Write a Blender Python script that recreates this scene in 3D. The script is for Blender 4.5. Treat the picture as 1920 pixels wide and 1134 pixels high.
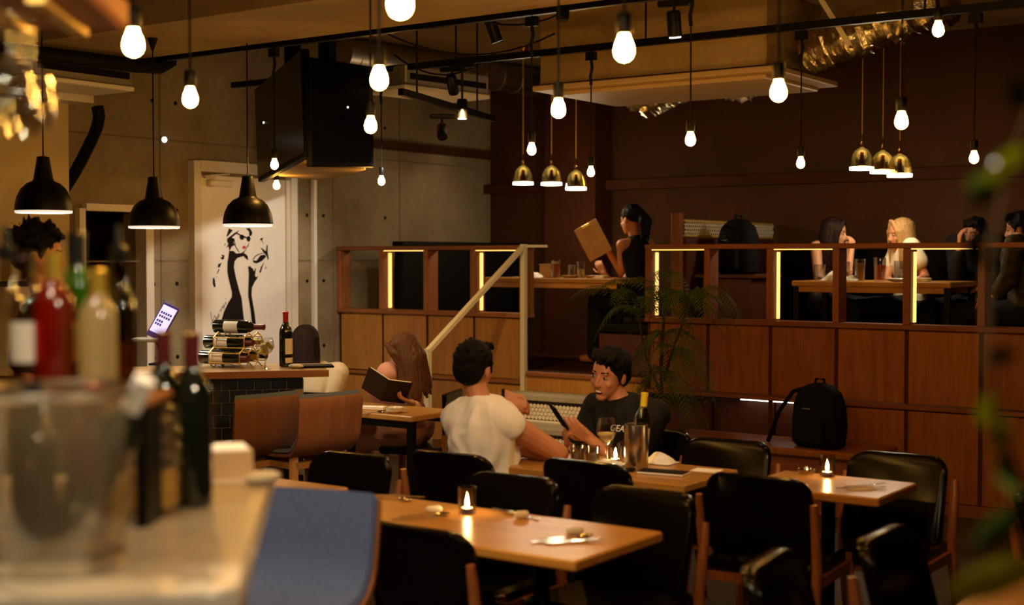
import bpy, math, random
from math import sin, cos, pi, radians, atan2, sqrt
from mathutils import Vector, Matrix, noise
random.seed(7)
sc = bpy.context.scene
COL = sc.collection
for o in list(bpy.data.objects): bpy.data.objects.remove(o)

# ------------------------------------------------------------ camera, world, exposure
cam = bpy.data.cameras.new('camera'); co = bpy.data.objects.new('camera', cam); COL.objects.link(co)
co.location = (0, 0, 1.65); co.rotation_euler = (radians(88.09), 0, radians(35.2))
cam.sensor_width = 36; cam.lens = 47.81; cam.clip_start = .05; cam.clip_end = 100
cam.dof.use_dof = True; cam.dof.focus_distance = 7.8; cam.dof.aperture_fstop = 1.8
sc.camera = co
w = bpy.data.worlds.new('world'); sc.world = w; w.use_nodes = True
w.node_tree.nodes['Background'].inputs[0].default_value = (.8, .55, .3, 1)
w.node_tree.nodes['Background'].inputs[1].default_value = .001
vs = sc.view_settings; vs.view_transform = 'Standard'; vs.look = 'None'; vs.gamma = 1; vs.exposure = 0
try: vs.use_curve_mapping = False
except Exception: pass
cy = sc.cycles
cy.use_denoising = True; cy.caustics_reflective = False; cy.caustics_refractive = False
cy.sample_clamp_indirect = 3; cy.max_bounces = 10; cy.diffuse_bounces = 4; cy.transparent_max_bounces = 24

WARM = (1, .50, .10); MIDW = (1, .78, .5); NEUT = (1, .87, .7)
def lamp(name, kind, loc, power, color, size=.02, target=None, angle=60, blend=.4):
    l = bpy.data.lights.new(name, kind); l.energy = power; l.color = color
    if kind == 'AREA': l.size = size
    else: l.shadow_soft_size = size
    o = bpy.data.objects.new(name, l); COL.objects.link(o); o.location = loc
    if kind == 'SPOT': l.spot_size = radians(angle); l.spot_blend = blend
    if target is not None:
        o.rotation_euler = (Vector(target) - Vector(loc)).to_track_quat('-Z', 'Y').to_euler()
    return o
# light gain of the different lamps
BULB, GOLD, CAND, LED = 385, 8, 300, 1.6
lamp('mural_spot_light', 'SPOT', (-5.44, 6.93, 2.40), 150, NEUT, .03, (-7.94, 7.45, 1.1), 62, .6)
lamp('room_spot_light', 'SPOT', (-2.3, 2.4, 3.2), 120, NEUT, .05, (-3.5, 4.9, .9), 40, .8)
lamp('step_spot_light', 'SPOT', (-5.25, 6.9, 2.58), 120, (1, .64, .24), .03, (-6.2, 8.4, .7), 80, .8)
lamp('table_spot_light', 'SPOT', (-3.12, 5.70, 2.72), 22, MIDW, .03, (-3.2, 5.1, .8), 60, .8)
lamp('reading_fill_light', 'SPOT', (-5.30, 6.3, 2.45), 45, (1, .68, .32), .03, (-5.45, 6.7, .7), 50, .8)  # added spot without a fixture, brightens the reading woman
lamp('near_fill_light', 'POINT', (-.62, 1.15, 2.2), 40, MIDW, .03); lamp('near_fill_light', 'POINT', (-1.75, .9, 2.3), 11, MIDW, .03)  # unseen point lights added to brighten the foreground leaves and near bar
lamp('bar_fill_light', 'SPOT', (-2.3, 1.3, 2.85), 150, MIDW, .04, (-2.15, 1.75, 1.15), 80, .6)  # strong spot added out of view to lift the near bar and bottles

# ------------------------------------------------------------ materials
MATS = {}
def nt(name):
    m = bpy.data.materials.new(name); m.use_nodes = True; n = m.node_tree
    return m, n, n.nodes['Principled BSDF']
def mat(name, c, rough=.5, metal=0, spec=.5, var=0, scale=8, bump=0, stretch=(1, 1, 1), coat=0, c2=None):
    m, n, b = nt(name)
    if rough >= .6 and not metal: spec = min(spec, .1)
    b.inputs['Base Color'].default_value = (*c, 1); b.inputs['Roughness'].default_value = rough
    b.inputs['Metallic'].default_value = metal; b.inputs['Specular IOR Level'].default_value = spec
    b.inputs['Coat Weight'].default_value = coat
    if var or bump:
        tc = n.nodes.new('ShaderNodeTexCoord'); mp = n.nodes.new('ShaderNodeMapping'); no = n.nodes.new('ShaderNodeTexNoise')
        mp.inputs['Scale'].default_value = stretch; no.inputs['Scale'].default_value = scale; no.inputs['Detail'].default_value = 6
        n.links.new(tc.outputs['Object'], mp.inputs[0]); n.links.new(mp.outputs[0], no.inputs['Vector'])
        if var:
            r = n.nodes.new('ShaderNodeValToRGB'); d = c2 or tuple(x * (1 - var) for x in c)
            r.color_ramp.elements[0].position = .32; r.color_ramp.elements[1].position = .68
            r.color_ramp.elements[0].color = (*d, 1); r.color_ramp.elements[1].color = (*c, 1)
            n.links.new(no.outputs['Fac'], r.inputs[0]); n.links.new(r.outputs[0], b.inputs['Base Color'])
        if bump:
            bu = n.nodes.new('ShaderNodeBump'); bu.inputs['Strength'].default_value = bump; bu.inputs['Distance'].default_value = .01
            n.links.new(no.outputs['Fac'], bu.inputs['Height']); n.links.new(bu.outputs[0], b.inputs['Normal'])
    MATS[name] = m; return m
def wood(name, c, c2, rough=.4, axis='X', coat=0, scale=1):
    m, n, b = nt(name)
    tc = n.nodes.new('ShaderNodeTexCoord'); mp = n.nodes.new('ShaderNodeMapping')
    mp.inputs['Scale'].default_value = {'X': (1.2, 14, 14), 'Y': (14, 1.2, 14), 'Z': (14, 14, 1.2)}[axis]
    no = n.nodes.new('ShaderNodeTexNoise'); no.inputs['Scale'].default_value = 2.2 * scale; no.inputs['Detail'].default_value = 8; no.inputs['Distortion'].default_value = .8
    r = n.nodes.new('ShaderNodeValToRGB'); e = r.color_ramp.elements
    e[0].position = .3; e[1].position = .7; e[0].color = (*c2, 1); e[1].color = (*c, 1)
    oi = n.nodes.new('ShaderNodeObjectInfo'); ad = n.nodes.new('ShaderNodeVectorMath'); ad.operation = 'ADD'
    n.links.new(tc.outputs['Object'], ad.inputs[0]); n.links.new(oi.outputs['Random'], ad.inputs[1])
    hs = n.nodes.new('ShaderNodeHueSaturation'); mr = n.nodes.new('ShaderNodeMapRange')
    mr.inputs[3].default_value = .82; mr.inputs[4].default_value = 1.15
    n.links.new(oi.outputs['Random'], mr.inputs[0]); n.links.new(mr.outputs[0], hs.inputs['Value'])
    n.links.new(ad.outputs[0], mp.inputs[0]); n.links.new(mp.outputs[0], no.inputs['Vector']); n.links.new(no.outputs['Fac'], r.inputs[0])
    n.links.new(r.outputs[0], hs.inputs['Color']); n.links.new(hs.outputs[0], b.inputs['Base Color'])
    b.inputs['Roughness'].default_value = rough; b.inputs['Coat Weight'].default_value = coat; b.inputs['Coat Roughness'].default_value = .25; b.inputs['Specular IOR Level'].default_value = .3
    bu = n.nodes.new('ShaderNodeBump'); bu.inputs['Strength'].default_value = .12; bu.inputs['Distance'].default_value = .004
    n.links.new(no.outputs['Fac'], bu.inputs['Height']); n.links.new(bu.outputs[0], b.inputs['Normal'])
    MATS[name] = m; return m
def emit(name, c, s):
    m, n, b = nt(name)
    b.inputs['Base Color'].default_value = (*c, 1); b.inputs['Emission Color'].default_value = (*c, 1); b.inputs['Emission Strength'].default_value = s
    MATS[name] = m; return m
def glass(name, c=(1, 1, 1), t=.86, rough=.03):
    # thin clear glass: mostly see-through, with grazing reflections
    m = bpy.data.materials.new(name); m.use_nodes = True; n = m.node_tree; n.nodes.clear()
    out = n.nodes.new('ShaderNodeOutputMaterial'); tr = n.nodes.new('ShaderNodeBsdfTransparent'); gl = n.nodes.new('ShaderNodeBsdfGlossy')
    lw = n.nodes.new('ShaderNodeLayerWeight'); mr = n.nodes.new('ShaderNodeMapRange'); mx = n.nodes.new('ShaderNodeMixShader')
    tr.inputs[0].default_value = (*[x * t for x in c], 1); gl.inputs[0].default_value = (.95, .95, .95, 1); gl.inputs['Roughness'].default_value = rough
    lw.inputs[0].default_value = .35; mr.inputs[3].default_value = .05; mr.inputs[4].default_value = .75
    n.links.new(lw.outputs['Facing'], mr.inputs[0]); n.links.new(mr.outputs[0], mx.inputs[0])
    n.links.new(tr.outputs[0], mx.inputs[1]); n.links.new(gl.outputs[0], mx.inputs[2]); n.links.new(mx.outputs[0], out.inputs[0])
    MATS[name] = m; return m
def frost(name, c, tc=(.9, .86, .76), k=.075):
    # thick, cloudy glass: lets light through and scatters some of it
    m = bpy.data.materials.new(name); m.use_nodes = True; n = m.node_tree; n.nodes.clear()
    out = n.nodes.new('ShaderNodeOutputMaterial'); tr = n.nodes.new('ShaderNodeBsdfTransparent'); df = n.nodes.new('ShaderNodeBsdfDiffuse'); tl = n.nodes.new('ShaderNodeBsdfTranslucent'); gl = n.nodes.new('ShaderNodeBsdfGlossy')
    a = n.nodes.new('ShaderNodeMixShader'); b = n.nodes.new('ShaderNodeMixShader'); d = n.nodes.new('ShaderNodeMixShader')
    for s in (df, tl): s.inputs[0].default_value = (*c, 1)
    tr.inputs[0].default_value = (*tc, 1); gl.inputs['Roughness'].default_value = .15; a.inputs[0].default_value = .5; b.inputs[0].default_value = k; d.inputs[0].default_value = .12
    n.links.new(df.outputs[0], a.inputs[1]); n.links.new(tl.outputs[0], a.inputs[2]); n.links.new(tr.outputs[0], b.inputs[1]); n.links.new(a.outputs[0], b.inputs[2])
    n.links.new(b.outputs[0], d.inputs[1]); n.links.new(gl.outputs[0], d.inputs[2]); n.links.new(d.outputs[0], out.inputs[0]); MATS[name] = m; return m
def concrete(name, c, c2, rough=.75):
    m, n, b = nt(name)
    tc = n.nodes.new('ShaderNodeTexCoord'); a = n.nodes.new('ShaderNodeTexNoise'); a.inputs['Scale'].default_value = 1.1; a.inputs['Detail'].default_value = 9; a.inputs['Roughness'].default_value = .65
    f = n.nodes.new('ShaderNodeTexNoise'); f.inputs['Scale'].default_value = 26; f.inputs['Detail'].default_value = 4
    r = n.nodes.new('ShaderNodeValToRGB'); e = r.color_ramp.elements; e[0].position = .33; e[1].position = .66; e[0].color = (*c2, 1); e[1].color = (*c, 1)
    mx = n.nodes.new('ShaderNodeMix'); mx.data_type = 'RGBA'; mx.blend_type = 'MULTIPLY'; mx.inputs[0].default_value = .35
    n.links.new(tc.outputs['Object'], a.inputs['Vector']); n.links.new(tc.outputs['Object'], f.inputs['Vector'])
    n.links.new(a.outputs['Fac'], r.inputs[0]); n.links.new(r.outputs[0], mx.inputs[6]); n.links.new(f.outputs['Color'], mx.inputs[7])
    n.links.new(mx.outputs[2], b.inputs['Base Color']); b.inputs['Roughness'].default_value = rough; b.inputs['Specular IOR Level'].default_value = .12
    bu = n.nodes.new('ShaderNodeBump'); bu.inputs['Strength'].default_value = .25; bu.inputs['Distance'].default_value = .006
    n.links.new(f.outputs['Fac'], bu.inputs['Height']); n.links.new(bu.outputs[0], b.inputs['Normal'])
    MATS[name] = m; return m
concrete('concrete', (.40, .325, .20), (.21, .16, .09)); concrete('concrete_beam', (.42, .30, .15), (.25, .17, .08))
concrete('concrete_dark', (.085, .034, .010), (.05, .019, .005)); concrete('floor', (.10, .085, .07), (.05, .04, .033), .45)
concrete('concrete_step', (.5, .46, .38), (.36, .32, .26))
mat('cream_wall', (.62, .50, .29), .8, var=.06, scale=3); mat('brown_wall', (.06, .018, .005), .7, var=.3, scale=2)
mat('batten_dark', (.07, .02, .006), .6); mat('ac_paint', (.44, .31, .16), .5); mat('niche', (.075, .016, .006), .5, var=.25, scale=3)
wood('panel_wood', (.48, .235, .05), (.36, .16, .03), .42, 'Z', .12); wood('panel_red', (.31, .105, .026), (.20, .06, .013), .42, 'Z', .12)
wood('rail_wood', (.30, .115, .04), (.2, .07, .022), .45, 'X'); wood('post_wood', (.34, .14, .05), (.24, .09, .03), .45, 'Z')
wood('post_red', (.26, .085, .034), (.17, .05, .018), .45, 'Z'); wood('rail_red', (.26, .085, .034), (.17, .05, .018), .45, 'X')
wood('table_wood', (.56, .28, .06), (.42, .18, .032), .32, 'X', .35); wood('counter_wood', (.58, .36, .14), (.46, .26, .09), .35, 'X', .3)
wood('counter_edge', (.40, .17, .06), (.3, .11, .035), .4, 'X'); wood('chair_wood', (.36, .125, .04), (.24, .075, .022), .35, 'Z', .3)
wood('stool_wood', (.30, .125, .055), (.235, .09, .038), .5, 'Z', .1); wood('stool_leg', (.5, .25, .07), (.38, .17, .045), .4, 'Z', .2)
wood('rack_wood', (.42, .16, .05), (.3, .1, .03), .4, 'X')
mat('vinyl', (.0035, .0022, .0016), .2, spec=.14); mat('black', (.006, .005, .0045), .6, spec=.25); mat('black_metal', (.004, .0036, .0032), .4, spec=.14)
mat('tile_black', (.012, .013, .014), .16, spec=.6); mat('grout', (.34, .3, .24), .8); mat('hex_white', (.78, .74, .66), .25); mat('grout_dark', (.045, .035, .03), .8)
mat('white_paint', (.80, .76, .70), .5, var=.03); mat('door_white', (.84, .81, .76), .45, var=.02); mat('frame_white', (.70, .65, .56), .5)
mat('ink', (.012, .008, .007), .6); mat('lip_red', (.62, .02, .03), .5)
mat('cream_metal', (.62, .57, .46), .4); mat('steel', (.62, .58, .5), .28, 1, var=.2, scale=40, stretch=(1, 1, .05)); mat('chrome', (.8, .78, .74), .12, 1)
mat('gold', (.85, .55, .16), .14, 1); mat('gold_wire', (.85, .58, .16), .35, .55); mat('foil', (.62, .55, .40), .25, 1, bump=.9, scale=22)
mat('silver_duct', (.50, .46, .38), .38, 1, bump=.3, scale=12); mat('grey_metal', (.3, .27, .23), .5, .5)
mat('blue_fabric', (.105, .145, .30), .85, var=.3, scale=150); mat('grey_fabric', (.16, .2, .26), .85, var=.25, scale=150)
mat('skin', (.50, .205, .095), .5, var=.1, scale=6); mat('skin_light', (.58, .29, .16), .5, var=.08, scale=6); mat('skin_dark', (.38, .15, .07), .5)
mat('hair_black', (.004, .003, .0025), .6, spec=.22, bump=.5, scale=90, stretch=(6, 6, .6)); mat('hair_brown', (.12, .045, .014), .5, spec=.2, bump=.5, scale=60, stretch=(6, 6, .5), var=.45)
mat('hair_blonde', (.46, .26, .09), .38, bump=.5, scale=60, stretch=(6, 6, .5), var=.45); mat('hair_dark', (.012, .004, .002), .5, spec=.2, bump=.5, scale=60, stretch=(6, 6, .5))
mat('white_shirt', (.80, .76, .68), .8, var=.04, bump=.15, scale=5); mat('black_shirt', (.008, .007, .006), .75, var=.5, scale=16, c2=(.016, .015, .011))
mat('pink_dress', (.56, .27, .2), .7, var=.15, scale=7); mat('beige_top', (.66, .56, .38), .8, var=.08, scale=6); mat('black_cloth', (.008, .007, .006), .8)
mat('cream_top', (.78, .7, .52), .8, var=.05); mat('pattern_cloth', (.09, .07, .035), .8, var=.75, scale=18); mat('dark_trousers', (.012, .012, .016), .85)
mat('lace', (.12, .08, .055), .8, var=.85, scale=45)
mat('eye_white', (.34, .29, .24), .3); mat('eye_dark', (.01, .007, .005), .15); mat('lips', (.42, .1, .07), .4); mat('teeth', (.85, .8, .72), .25); mat('mouth', (.09, .015, .012), .6)
mat('paper', (.86, .82, .74), .8); mat('napkin', (.86, .82, .72), .85, var=.04, scale=12); mat('kraft', (.50, .27, .1), .8, var=.12, scale=10); mat('book_cover', (.03, .02, .018), .6)
mat('page', (.72, .58, .34), .8); mat('porcelain', (.82, .76, .64), .15, coat=.3)
mat('wine_glass_dark', (.008, .012, .007), .08, spec=.7, coat=.4); mat('capsule_red', (.42, .012, .02), .3, coat=.2); mat('capsule_maroon', (.13, .018, .018), .3); mat('capsule_yellow', (.80, .62, .03), .35); mat('capsule_black', (.01, .01, .01), .3); mat('capsule_gold', (.72, .5, .06), .3, .6)
mat('label_cream', (.62, .42, .22), .7); mat('label_white', (.84, .8, .74), .7)
frost('red_liquor', (.5, .022, .004), (.85, .07, .015), .5); frost('amber_liquor', (.85, .35, .02), (1, .5, .08), .5); frost('cream_liquor', (.88, .76, .42), (.9, .8, .5), .7); frost('beer', (.8, .22, .03), (1, .5, .12), .45); mat('juice', (.72, .42, .06), .25); mat('beer_foam', (.85, .74, .5), .6)
mat('white_wine', (.86, .66, .25), .1); frost('green_bottle', (.10, .45, .03), (.2, .7, .08), .3); mat('dark_fruit', (.09, .015, .01), .35)
mat('stone_counter', (.56, .50, .40), .3, var=.12, scale=14, coat=.2); mat('counter_side', (.20, .14, .09), .5)
mat('leaf', (.055, .085, .012), .6); mat('joint', (.17, .13, .085), .8); frost('leaf_yellow', (.42, .44, .02), (.5, .5, .1), .97); mat('stem', (.05, .03, .012), .8); mat('pot', (.06, .05, .045), .6)
mat('backpack', (.005, .005, .006), .8, spec=.2, bump=.2, scale=80); mat('cork', (.55, .42, .12), .7); mat('wax', (.85, .75, .55), .5); mat('tea_blue', (.15, .13, .5), .4)
mat('copper', (.7, .35, .2), .3, 1); mat('screen_purple', (.06, .03, .22), .3)
frost('frosted_glass', (.80, .70, .48)); glass('clear_glass'); glass('water_glass', (1, .97, .9), .8); glass('smoke_glass', (.9, .8, .6), .62); glass('amber_glass', (1, .62, .2), .7); glass('tint_glass', (.75, .72, .5), .5); glass('gold_glass', (1, .72, .2), .55, .08)
emit('bulb_on', (1, .47, .08), BULB); emit('bulb_dim', (1, .45, .07), BULB * .6); emit('led_on', (1, .62, .16), LED); emit('pendant_lamp', (1, .86, .62), 480); emit('diffuser_on', (1, .88, .7), .75); emit('ring_on', (1, .86, .62), 6)
emit('flame', (1, .60, .2), CAND); emit('screen_on', (.55, .55, .95), .9); emit('dot_on', (1, .95, .85), 4); emit('exit_green', (.03, .5, .12), .25)
m, n, b = nt('pendant_inner'); b.inputs['Base Color'].default_value = (.85, .83, .78, 1); b.inputs['Roughness'].default_value = .5; MATS['pendant_inner'] = m

mat('black_screen', (.002, .002, .002), .25, spec=.06); mat('tv_black', (.002, .002, .002), .5, spec=.03)
# ------------------------------------------------------------ mesh builder
class MB:
    def __init__(s): s.v = []; s.f = []
    def add(s, vs, fs, M=None):
        k = len(s.v)
        s.v += [tuple(M @ Vector(v)) if M else tuple(v) for v in vs]
        s.f += [tuple(i + k for i in f) for f in fs]; return s
    def box(s, c, d, M=None, bev=0):
        x, y, z = d[0] / 2, d[1] / 2, d[2] / 2
        if bev <= 0:
            vs = [(c[0] + a * x, c[1] + b_ * y, c[2] + e * z) for a in (-1, 1) for b_ in (-1, 1) for e in (-1, 1)]
            return s.add(vs, [(0, 1, 3, 2), (4, 6, 7, 5), (0, 4, 5, 1), (2, 3, 7, 6), (0, 2, 6, 4), (1, 5, 7, 3)], M)
        b_ = min(bev, x * .49, y * .49, z * .49)
        def ring(k, zz): return [(c[0] + px, c[1] + py, c[2] + zz) for px, py in ((x - k, y - k - b_ * .0), (-x + k, y - k), (-x + k, -y + k), (x - k, -y + k))]
        def oct_(xx, yy, q, zz): return [(c[0] + px, c[1] + py, c[2] + zz) for px, py in ((xx - q, yy), (-xx + q, yy), (-xx, yy - q), (-xx, -yy + q), (-xx + q, -yy), (xx - q, -yy), (xx, -yy + q), (xx, yy - q))]
        rs = [oct_(x - b_, y - b_, b_ * .5, -z), oct_(x, y, b_, -z + b_), oct_(x, y, b_, z - b_), oct_(x - b_, y - b_, b_ * .5, z)]
        return s.loft(rs, True, M)
    def loft(s, rings, cap=True, M=None, closed=True):
        vs = [p for r in rings for p in r]; n_ = len(rings[0]); fs = []
        for i in range(len(rings) - 1):
            for j in range(n_ if closed else n_ - 1):
                k = (j + 1) % n_
                fs.append((i * n_ + j, i * n_ + k, (i + 1) * n_ + k, (i + 1) * n_ + j))
        if cap: fs += [tuple(range(n_))[::-1], tuple(range((len(rings) - 1) * n_, len(rings) * n_))]
        return s.add(vs, fs, M)
    def lathe(s, prof, n_=20, c=(0, 0, 0), M=None, cap=True):
        rs = [[(c[0] + r * cos(2 * pi * j / n_), c[1] + r * sin(2 * pi * j / n_), c[2] + z) for j in range(n_)] for r, z in prof]
        return s.loft(rs, cap, M)
    def tube(s, pts, r, n_=8, M=None, cap=True):
        pts = [Vector(p) for p in pts]; rr = r if isinstance(r, (list, tuple)) else [r] * len(pts); rs = []
        ref = None
        for i, p in enumerate(pts):
            t = (pts[min(i + 1, len(pts) - 1)] - pts[max(i - 1, 0)]).normalized()
            if ref is None: ref = Vector((0, 0, 1)) if abs(t.z) < .9 else Vector((1, 0, 0))
            u = t.cross(ref).normalized(); v_ = t.cross(u).normalized(); ref = -v_ if False else ref
            rs.append([tuple(p + u * (rr[i] * cos(2 * pi * j / n_)) + v_ * (rr[i] * sin(2 * pi * j / n_))) for j in range(n_)])
        return s.loft(rs, cap, M)
    def bar(s, p0, p1, w_, h_, M=None, up=(0, 0, 1)):
        p0, p1 = Vector(p0), Vector(p1); t = (p1 - p0).normalized(); u = t.cross(Vector(up))
        if u.length < 1e-4: u = Vector((1, 0, 0))
        u.normalize(); v_ = u.cross(t)
        q = lambda p: [tuple(p + u * a * w_ / 2 + v_ * b_ * h_ / 2) for a, b_ in ((-1, -1), (1, -1), (1, 1), (-1, 1))]
        return s.loft([q(p0), q(p1)], True, M)
    def cap(s, p0, p1, r0, r1, n_=10, q=4, sx=1, side=None):
        # rounded capsule from p0 to p1; sx widens it along 'side'
        p0, p1 = Vector(p0), Vector(p1); t = p1 - p0; L = t.length
        t = t.normalized() if L > 1e-6 else Vector((0, 0, 1))
        u = Vector(side) if side is not None else t.cross(Vector((0, 0, 1)) if abs(t.z) < .9 else Vector((1, 0, 0)))
        u = (u - t * u.dot(t)).normalized(); v_ = t.cross(u); rs = []
        for i in range(q + 1):
            a = -pi / 2 + pi / 2 * i / q; rs.append((p0 + t * (r0 * sin(a)), max(r0 * cos(a), r0 * .04)))
        for i in range(q + 1):
            a = pi / 2 * i / q; rs.append((p1 + t * (r1 * sin(a)), max(r1 * cos(a), r1 * .04)))
        s.loft([[tuple(c + u * (r * sx * cos(2 * pi * j / n_)) + v_ * (r * sin(2 * pi * j / n_))) for j in range(n_)] for c, r in rs]); return s
    def ell(s, c, r, n_=14, m_=9, M=None):
        rs = []
        for i in range(m_ + 1):
            a = -pi / 2 + pi * i / m_; k = max(cos(a), .03)
            rs.append([(c[0] + r[0] * k * cos(2 * pi * j / n_), c[1] + r[1] * k * sin(2 * pi * j / n_), c[2] + r[2] * sin(a)) for j in range(n_)])
        return s.loft(rs, True, M)
    def prism(s, poly, z0, z1, M=None):
        return s.loft([[(x, y, z0) for x, y in poly], [(x, y, z1) for x, y in poly]], True, M)
    def mesh(s, name, m=None, smooth=False):
        me = bpy.data.meshes.new(name); me.from_pydata(s.v, [], s.f); me.update()
        if m: me.materials.append(MATS[m])
        if smooth: me.polygons.foreach_set('use_smooth', [True] * len(me.polygons))
        import bmesh
        b_ = bmesh.new(); b_.from_mesh(me); bmesh.ops.recalc_face_normals(b_, faces=b_.faces)
        if smooth:
            for e in b_.edges:
                if len(e.link_faces) == 2 and e.calc_face_angle(0) > .75: e.smooth = False
        b_.to_mesh(me); b_.free()
        return me
    def build(s, name, m, parent=None, smooth=False, loc=None, rot=None, **k):
        o = bpy.data.objects.new(name, s.mesh(name, m, smooth)); COL.objects.link(o)
        if parent: o.parent = parent
        if loc is not None: o.location = loc
        if rot is not None: o.rotation_euler = rot
        for a, b_ in k.items(): o[a] = b_
        return o
def link(name, me, parent, loc=(0, 0, 0), rot=(0, 0, 0), **k):
    o = bpy.data.objects.new(name, me); COL.objects.link(o); o.parent = parent; o.location = loc; o.rotation_euler = rot
    for a, b_ in k.items(): o[a] = b_
    return o
def thing(name, label, cat, loc=(0, 0, 0), rz=0, group=None, rot=None):
    o = bpy.data.objects.new(name, None); COL.objects.link(o); o.location = loc; o.rotation_euler = rot or (0, 0, rz)
    o.empty_display_size = .1; o['label'] = label; o['category'] = cat
    if group: o['group'] = group
    return o
def tag(o, label, cat, group=None):
    o['label'] = label; o['category'] = cat
    if group: o['group'] = group
    return o
def struct(name, mb, m, parent=None, smooth=False):
    o = mb.build(name, m, parent, smooth)
    if not parent: o['kind'] = 'structure'
    return o
def copy(root, loc, rz=None, label=None, group=None):
    r = root.copy(); COL.objects.link(r); r.location = loc
    if rz is not None: r.rotation_euler = (0, 0, rz)
    if label: r['label'] = label
    if group: r['group'] = group
    for ch in list(root.children):
        c = ch.copy(); COL.objects.link(c); c.parent = r
        for g in list(ch.children):
            d = g.copy(); COL.objects.link(d); d.parent = c
    return r
def B(c, d, bev=0): return MB().box(c, d, None, bev)
def bb(a, b_): return MB().box([(x + y) / 2 for x, y in zip(a, b_)], [abs(y - x) for x, y in zip(a, b_)])

# ------------------------------------------------------------ the room
struct('floor', bb((-9.4, -2, -.1), (2.2, 8.9, 0)), 'floor')
struct('floor_platform', bb((-7.95, 8.83, .0), (2.2, 11.0, .745)), 'brown_wall')
struct('ceiling', bb((-9.4, -2, 3.45), (2.2, 11.1, 3.6)), 'concrete_beam')
wl = MB().box((-8.05, 8.83, 1.725), (.2, 4.52, 3.45)).box((-8.05, 6.325, 2.72), (.2, .49, 1.46)).box((-8.05, 5.83, 1.725), (.2, .5, 3.45))
struct('wall_left', wl, 'concrete')
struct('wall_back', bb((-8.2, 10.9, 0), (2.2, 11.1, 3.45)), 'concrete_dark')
struct('wall_right', bb((2.0, -2, 0), (2.2, 11, 3.45)), 'brown_wall')
struct('wall_front', bb((-9.4, -2.2, 0), (2.2, -2, 3.45)), 'brown_wall')
struct('wall_bar', bb((-8.3, 2.4, 0), (-7.6, 5.685, 2.66)), 'cream_wall')
struct('wall_corridor', MB().box((-9.3, 5, 1.7), (.1, 5, 3.4)).box((-8.8, 7.6, 1.7), (1, .1, 3.4)).box((-8.9, 2.4, 1.7), (1.2, .1, 3.4)), 'brown_wall')
struct('trim_ledge', bb((-8.2, 2.4, 2.66), (-7.42, 5.75, 2.73)), 'frame_white')
struct('trim_back', bb((-7.95, 10.78, 2.27), (2.0, 10.9, 2.36)), 'brown_wall')
struct('trim_left', bb((-7.95, 8.2, 2.61), (-7.86, 10.9, 2.68)), 'concrete_dark')
struct('column', bb((-7.1, 10.6, .745), (-6.55, 10.9, 3.45)), 'brown_wall')
struct('beam', bb((-8.0, 4.9, 2.9), (2.0, 5.7, 3.45)), 'concrete_beam')
# formwork joints and tie holes of the concrete as thin darker strips and black discs on its face
j = MB()
for y in (6.75, 8.62, 9.5): j.box((-7.949, y, 1.6), (.004, .012, 3.2))
for z in (1.62, 2.52): j.box((-7.949, 7.9, z), (.004, 5.6, .012))
struct('trim_joints', j, 'joint')
h = MB()
for y in (6.68, 6.9, 8.3, 8.5, 9.3): 
    for z in (.9, 1.45, 2.0, 2.8): h.lathe([(.016, 0), (.016, .006)], 10, M=Matrix.Translation((-7.953, y, z)) @ Matrix.Rotation(pi / 2, 4, 'Y'))
struct('trim_tie_holes', h, 'black')
# corridor opening with its frame
struct('door_2', MB().box((-7.95, 6.02, .99), (.1, .05, 2.0)).box((-7.95, 6.6, .99), (.12, .07, 2.03)).box((-7.95, 6.305, 2.0), (.11, .51, .05)), 'frame_white')
o = bb((-9.2, 5.75, 0), (-8.8, 6.1, 1.9)).build('corridor_cabinet', 'label_cream'); tag(o, 'pale wooden cabinet standing in the corridor behind the open doorway', 'cabinet')
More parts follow.
